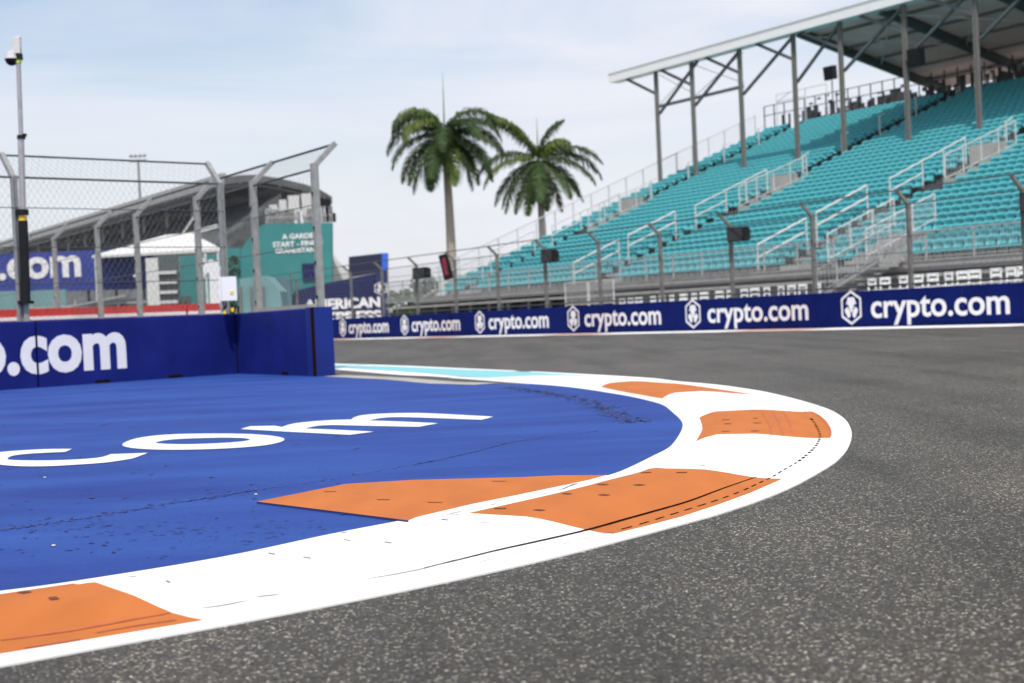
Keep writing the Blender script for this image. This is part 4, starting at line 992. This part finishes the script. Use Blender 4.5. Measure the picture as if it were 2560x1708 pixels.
# tent
TY = 90; c = AT(395, 812, TY); e = empty('marquee_tent', (c.x, TY, 0), R(13.5), label='white hipped marquee tent in front of the dark roofed stand', cat='tent')
zl = AT(395, 624, TY).z; zr = AT(430, 582, TY).z; xl = AT(235, 624, TY).x - c.x; xr = AT(549, 620, TY).x - c.x; ra = AT(400, 582, TY).x - c.x + .3; rb = AT(478, 582, TY).x - c.x
mb = MB(); mb.add([(xl, 0, zl - .25), (xr, 0, zl - .05), (xr, 7, zl - .05), (xl, 7, zl - .25), (ra, 3.5, zr + .12), (rb, 3.5, zr + .2)], [(0, 1, 5, 4), (1, 2, 5), (2, 3, 4, 5), (3, 0, 4)])
mb.add([(xl, -.01, zl - .25), (xr, -.01, zl - .05), (xr, -.01, zl - .25), (xl, -.01, zl - .4)], [(0, 1, 2, 3)]); mb.build('canopy', 'tent', e)
for x_ in (xl + .2, xr - .2, xr - 1.0):
    mb = MB(); mb.bar((x_, .1, 0), (x_, .1, zl - .2), .13); mb.build('leg', 'tent', e)
mb = MB(); mb.bar((xr - 1.6, .1, zl - .2), (xr - .95, .1, zl - .95), .16); mb.build('brace', 'tent', e)
# teal wall with white bent shape
e, cx = wall_thing('teal_wall', 'teal wall below the white tent at the left', 'wall', [(450, 624), (600, 620), (600, 830), (450, 830)], 100, .3, 'teal')
s2 = lambda L: [(360 + x / 5.875, 560 + y / 5.875) for x, y in L]
e, cx = wall_thing('display_figure', 'white bent display figure standing before the teal wall', 'display figure', s2([(780, 700), (860, 620), (970, 520), (1060, 560), (1110, 640), (1120, 900), (1120, 1500), (975, 1500), (960, 800), (955, 730), (925, 715), (870, 800), (800, 760)]), 82, .4, 'box', 'body')
# stand with dark curved roof
prof = [(830, 492), (800, 474), (760, 460), (700, 446), (640, 437), (600, 438), (560, 444)]
c = AT(815, 812, 112); U = Vector((-.528, .849, 0)); e = empty('grandstand', (c.x, 112, 0), 0, label='distant grandstand with dark curved roof behind the left fence', cat='grandstand')
pr = [(lambda q: Vector((q.x - c.x, 0, q.z)))(AT(x, y, 112)) for x, y in prof]
LN = 170
mb = MB(); n = len(pr); vs = []
for t in (0, 1):
    for p in pr: vs.append(p + U * LN * t + Vector((0, 0, 0)))
    for p in pr: vs.append(p + U * LN * t + Vector((.0, 0, -.55)))
fs = []
for i in range(n - 1):
    fs += [(i, i + 1, 2 * n + i + 1, 2 * n + i), (n + i, 3 * n + i, 3 * n + i + 1, n + i + 1), (i, n + i, n + i + 1, i + 1)]
fs += [(0, 2 * n, 3 * n, n), (n - 1, 2 * n - 1, 4 * n - 1, 3 * n - 1)]
mb.add(vs, fs); mb.build('roof', 'canopy', e)
mb = MB()
for j in range(1, n):
    p = pr[j]; mb.bar(p + Vector((0, 0, -.6)), p + U * LN + Vector((0, 0, -.6)), .12)
for j in range(24):
    for a, b in zip(pr, pr[1:]): mb.bar(a + U * (j * 7 + .5) + Vector((0, 0, -.75)), b + U * (j * 7 + .5) + Vector((0, 0, -.75)), .14)
mb.build('roof_ribs', 'steel', e)
mb = MB(); mb.bar(pr[-1] + Vector((0, 0, -.1)), pr[-1] + U * LN + Vector((0, 0, -.1)), .35, .9); mb.build('roof_front_edge', 'alu', e)
# dark bank of seats sloping up to the right under the roof
q0 = AT(500, 640, 112); q1 = AT(640, 500, 112)
mb = MB(); pa = Vector((q0.x - c.x - 8, 0, 1.0)); pb_ = Vector((q1.x - c.x + 2, 0, q1.z + .4)); pc = Vector((pb_.x, 0, 0)); pd = Vector((pa.x, 0, 0))
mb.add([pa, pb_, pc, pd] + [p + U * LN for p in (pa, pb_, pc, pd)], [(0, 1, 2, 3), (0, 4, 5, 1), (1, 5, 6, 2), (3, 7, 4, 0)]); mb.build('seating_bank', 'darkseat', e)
for j in range(16):
    a = Vector((pr[4].x + 1, 0, 2.)) + U * (4 + j * 7); mb = MB(); mb.bar(Vector((a.x, a.y, 1)), Vector((a.x, a.y, pr[5].z - .5)), .25); mb.build('column', 'rail', e)
mb = MB(); mb.bar(AT(452, 592, 111) - Vector((c.x, 112, 0)), AT(545, 565, 111) - Vector((c.x, 112, 0)), .3); mb.bar(AT(452, 592, 111) - Vector((c.x, 112, 0)), AT(500, 520, 111) - Vector((c.x, 112, 0)), .12); mb.build('stair_stringer', 'rail', e)
# sign wall at the end of that stand
e, cx = wall_thing('sign_wall', 'tall teal wall with white start finish lettering at the end of the dark roofed stand', 'sign wall', [(590, 642), (640, 572), (662, 560), (829, 557), (831, 830), (590, 830)], 108, .8, 'teal')
lettering(e, cx, 'A GARDEN', 705, 797, 597, 584, 108, .03, 'X')
lettering(e, cx, 'START - FINISH', 682, 806, 616, 603, 108, .03, 'X')
lettering(e, cx, 'GRANDSTAND', 688, 800, 632, 620, 108, .03, 'X')
mb = MB()
for a, b in (((755, 660), (808, 700)),): 
    p, q = AT(a[0], a[1], 108), AT(b[0], b[1], 108); mb.span((p.x - cx, -.15, q.z), (q.x - cx, -.01, p.z))
mb.build('notice_panel', 'navy', e)
mb = MB(); ztp = AT(740, 557, 108).z
for j in range(30):
    x = AT(664 + j * 5.7, 557, 108).x - cx; mb.bar((x, .4, ztp - .1), (x, .4, ztp + 1.15), .05)
x0 = AT(664, 557, 108).x - cx; x1 = AT(829, 557, 108).x - cx; mb.bar((x0, .4, ztp + 1.15), (x1, .4, ztp + 1.15), .06); mb.bar((x0, .4, ztp + .5), (x1, .4, ztp + .5), .05)
mb.build('top_rail', 'rail', e)
mb = MB(); rn = random.Random(5)
for j in range(30):
    x = x0 + rn.random() * (x1 - x0) * .97; mb.span((x, .8, ztp), (x + rn.uniform(.15, .5), 1.1, ztp + rn.uniform(.4, 1.3)))
mb.build('rooftop_clutter', ['darkseat'], e)
mb = MB()
for xa, xb, za in ((668, 688, 1.55), (693, 712, 1.9), (716, 745, 2.2), (750, 775, 2.3)):
    a = AT(xa, 557, 108).x - cx; b = AT(xb, 557, 108).x - cx; mb.span((a, 1.3, ztp + .3), (b, 1.34, ztp + za))
mb.build('screen_panels', 'rail', e)
p_, q_ = AT(819, 557, 108), AT(819, 492, 108); mb = MB(); mb.bar((p_.x - cx, .4, ztp), (p_.x - cx, .4, q_.z), .1); mb.box((p_.x - cx - .2, .4, q_.z - .4), (.9, .3, .5)); mb.build('lamp_post', 'black', e)
# lower pavilions left of the near fence end
e, cx = wall_thing('glass_pavilion', 'pale teal low pavilion behind the white cabinet', 'pavilion', [(600, 697), (665, 690), (700, 728), (715, 830), (600, 830)], 60, 2, 'tealp')
mb = MB()
for px in (605, 632, 662): p = AT(px, 812, 60); mb.bar((p.x - cx, -.05, 0), (p.x - cx, -.05, AT(px, 716, 60).z), .1)
mb.build('mullion', 'steel', e)
wall_thing('side_screen', 'grey-blue sloping screen between the pavilion and the navy sign', 'screen', [(672, 706), (700, 692), (726, 698), (732, 830), (660, 830)], 74, .4, mat('greyblue_panel', (.10, .17, .19), .6, var=.2, scale=.5), 'panel')
# white sloping tent edge right of the sign wall
wall_thing('white_canopy', 'pale sloping canopy edge right of the teal sign wall', 'canopy', [(826, 628), (838, 645), (856, 662), (872, 690), (872, 720), (826, 720)], 116, 2, 'tent', 'canopy')
# navy sign tower
Ys = 92
e, cx = wall_thing('sign_tower', 'navy sign tower with big white AMERICAN EXPRESS lettering beyond the near barrier end', 'sign tower', [(735, 728), (803, 711), (869, 697), (937, 684), (937, 840), (735, 840)], Ys, 1.0, 'navy', 'wall')
lettering(e, cx, 'AMERICAN', 760, 951, 773, 746, Ys, .045, 'X'); lettering(e, cx, 'EXPRESS', 786, 954, 803, 779, Ys, .045, 'X')
def blk(px, Yo, th, m, nm):
    mb = MB(); q = [AT(x, y, Ys) for x, y in px]; pts = [Vector((p.x - cx, Yo, max(0, p.z))) for p in q]; n = len(pts)
    mb.add(pts + [p + Vector((0, th, 0)) for p in pts], [tuple(range(n))[::-1], tuple(range(n, 2 * n))] + [(i, (i + 1) % n, n + (i + 1) % n, n + i) for i in range(n)]); mb.build(nm, m, e)
blk([(938.5, 679), (967, 676), (971, 830), (938.5, 830)], -.004, 1.0, mat('navy_deep', (.008, .016, .09), .5), 'side_panel')
blk([(871, 642), (953, 633), (953, 679), (871, 693)], .2, 1.0, mat('screen_navy', (.012, .016, .045), .35), 'display_screen')
blk([(954, 633), (967, 632), (967, 675), (954, 678)], .15, 1.1, 'bright', 'screen_side')
p_ = AT(952, 721, Ys); hex_logo('logo', p_.x - cx, p_.z, .8, .85, -.03, e, 'letter')
# red barrier with white stripe behind the near fence
pa_, pb2 = AT(-150, 776, 36), AT(552, 759, 42); pa_.z = 0; d = pb2 - pa_; d.z = 0
zz0, zz1 = 1.6, 1.6
for n2, (ta, tb, lab) in enumerate(((0, .53, 'left red barrier with white stripe behind the com barrier'), (.535, .86, 'middle red barrier with white stripe behind the com barrier'), (.865, 1.0, 'right red barrier with white stripe ending near the white cabinet'))):
    p = pa_ + d * ta; q = pa_ + d * tb; L = (q - p).length; e = empty('red_barrier', p, math.atan2(d.y, d.x), label=lab, cat='safety barrier', group='red barriers')
    ht = 1.58
    mb = MB(); mb.span((0, 0, 0), (L - .03, .5, ht)); mb.build('body', 'red', e)
    mb = MB(); mb.span((.0, -.02, ht - .30), (L - .03, -.003, ht - .21)); mb.build('stripe', 'letter', e)
mb = MB(); mb.span((L * .1, -.04, 1.05), (L * .9, -.02, 1.12)); mb.build('rope', 'yellow', e)
# small street camera post in front of the banner
c = AT(353, 812, 70); e = empty('lamp_post', (c.x, 70, 0), 0, label='thin grey post with small white lamp head before the blue banner', cat='lamp post')
mb = MB(); mb.bar((0, 0, 0), (0, 0, AT(353, 680, 70).z), .09); mb.build('pole', 'rail', e)
mb = MB(); z = AT(353, 683, 70).z; mb.prism([(0, .1), (-.25, -.1), (-.2, -.2), (.02, -.05)], lambda a, b, d: (a, d, z + b), -.1, .1); mb.build('lamp_head', 'box', e)
# far floodlight mast seen through the fence
c = AT(366, 812, 210); e = empty('floodlight_mast', (c.x, 210, 0), 0, label='far thin floodlight mast seen through the upper left fence', cat='floodlight mast')
zt_ = AT(366, 398, 210).z
mb = MB(); mb.tube((0, 0, 0), (0, 0, zt_), .28, 8, .16); mb.build('pole', 'steel', e)
mb = MB()
for z in (-.3, .4): mb.bar((-1.2, 0, zt_ + z), (1.2, 0, zt_ + z), .12)
mb.build('crossarm', 'steel', e)
for z in (-.3, .4):
    for x in (-1.0, -.35, .35, 1.0): mb = MB(); mb.box((x, -.1, zt_ + z + .1), (.42, .25, .34)); mb.build('lamp', 'steel', e)
# low far trees left
for i, (px, Y, r_) in enumerate(((905, 140, 2.2), (1020, 170, 2.6))):
    bush(bat(px, Y), r_, 1.9, ('left' if i == 0 else 'right') + ' low green shrub far behind the end of the lettered barrier', 40 + i, nm='shrub', cat='shrub', grp='far shrubs')
for o in bpy.data.objects:
    if 'cx' in o.keys(): del o['cx']
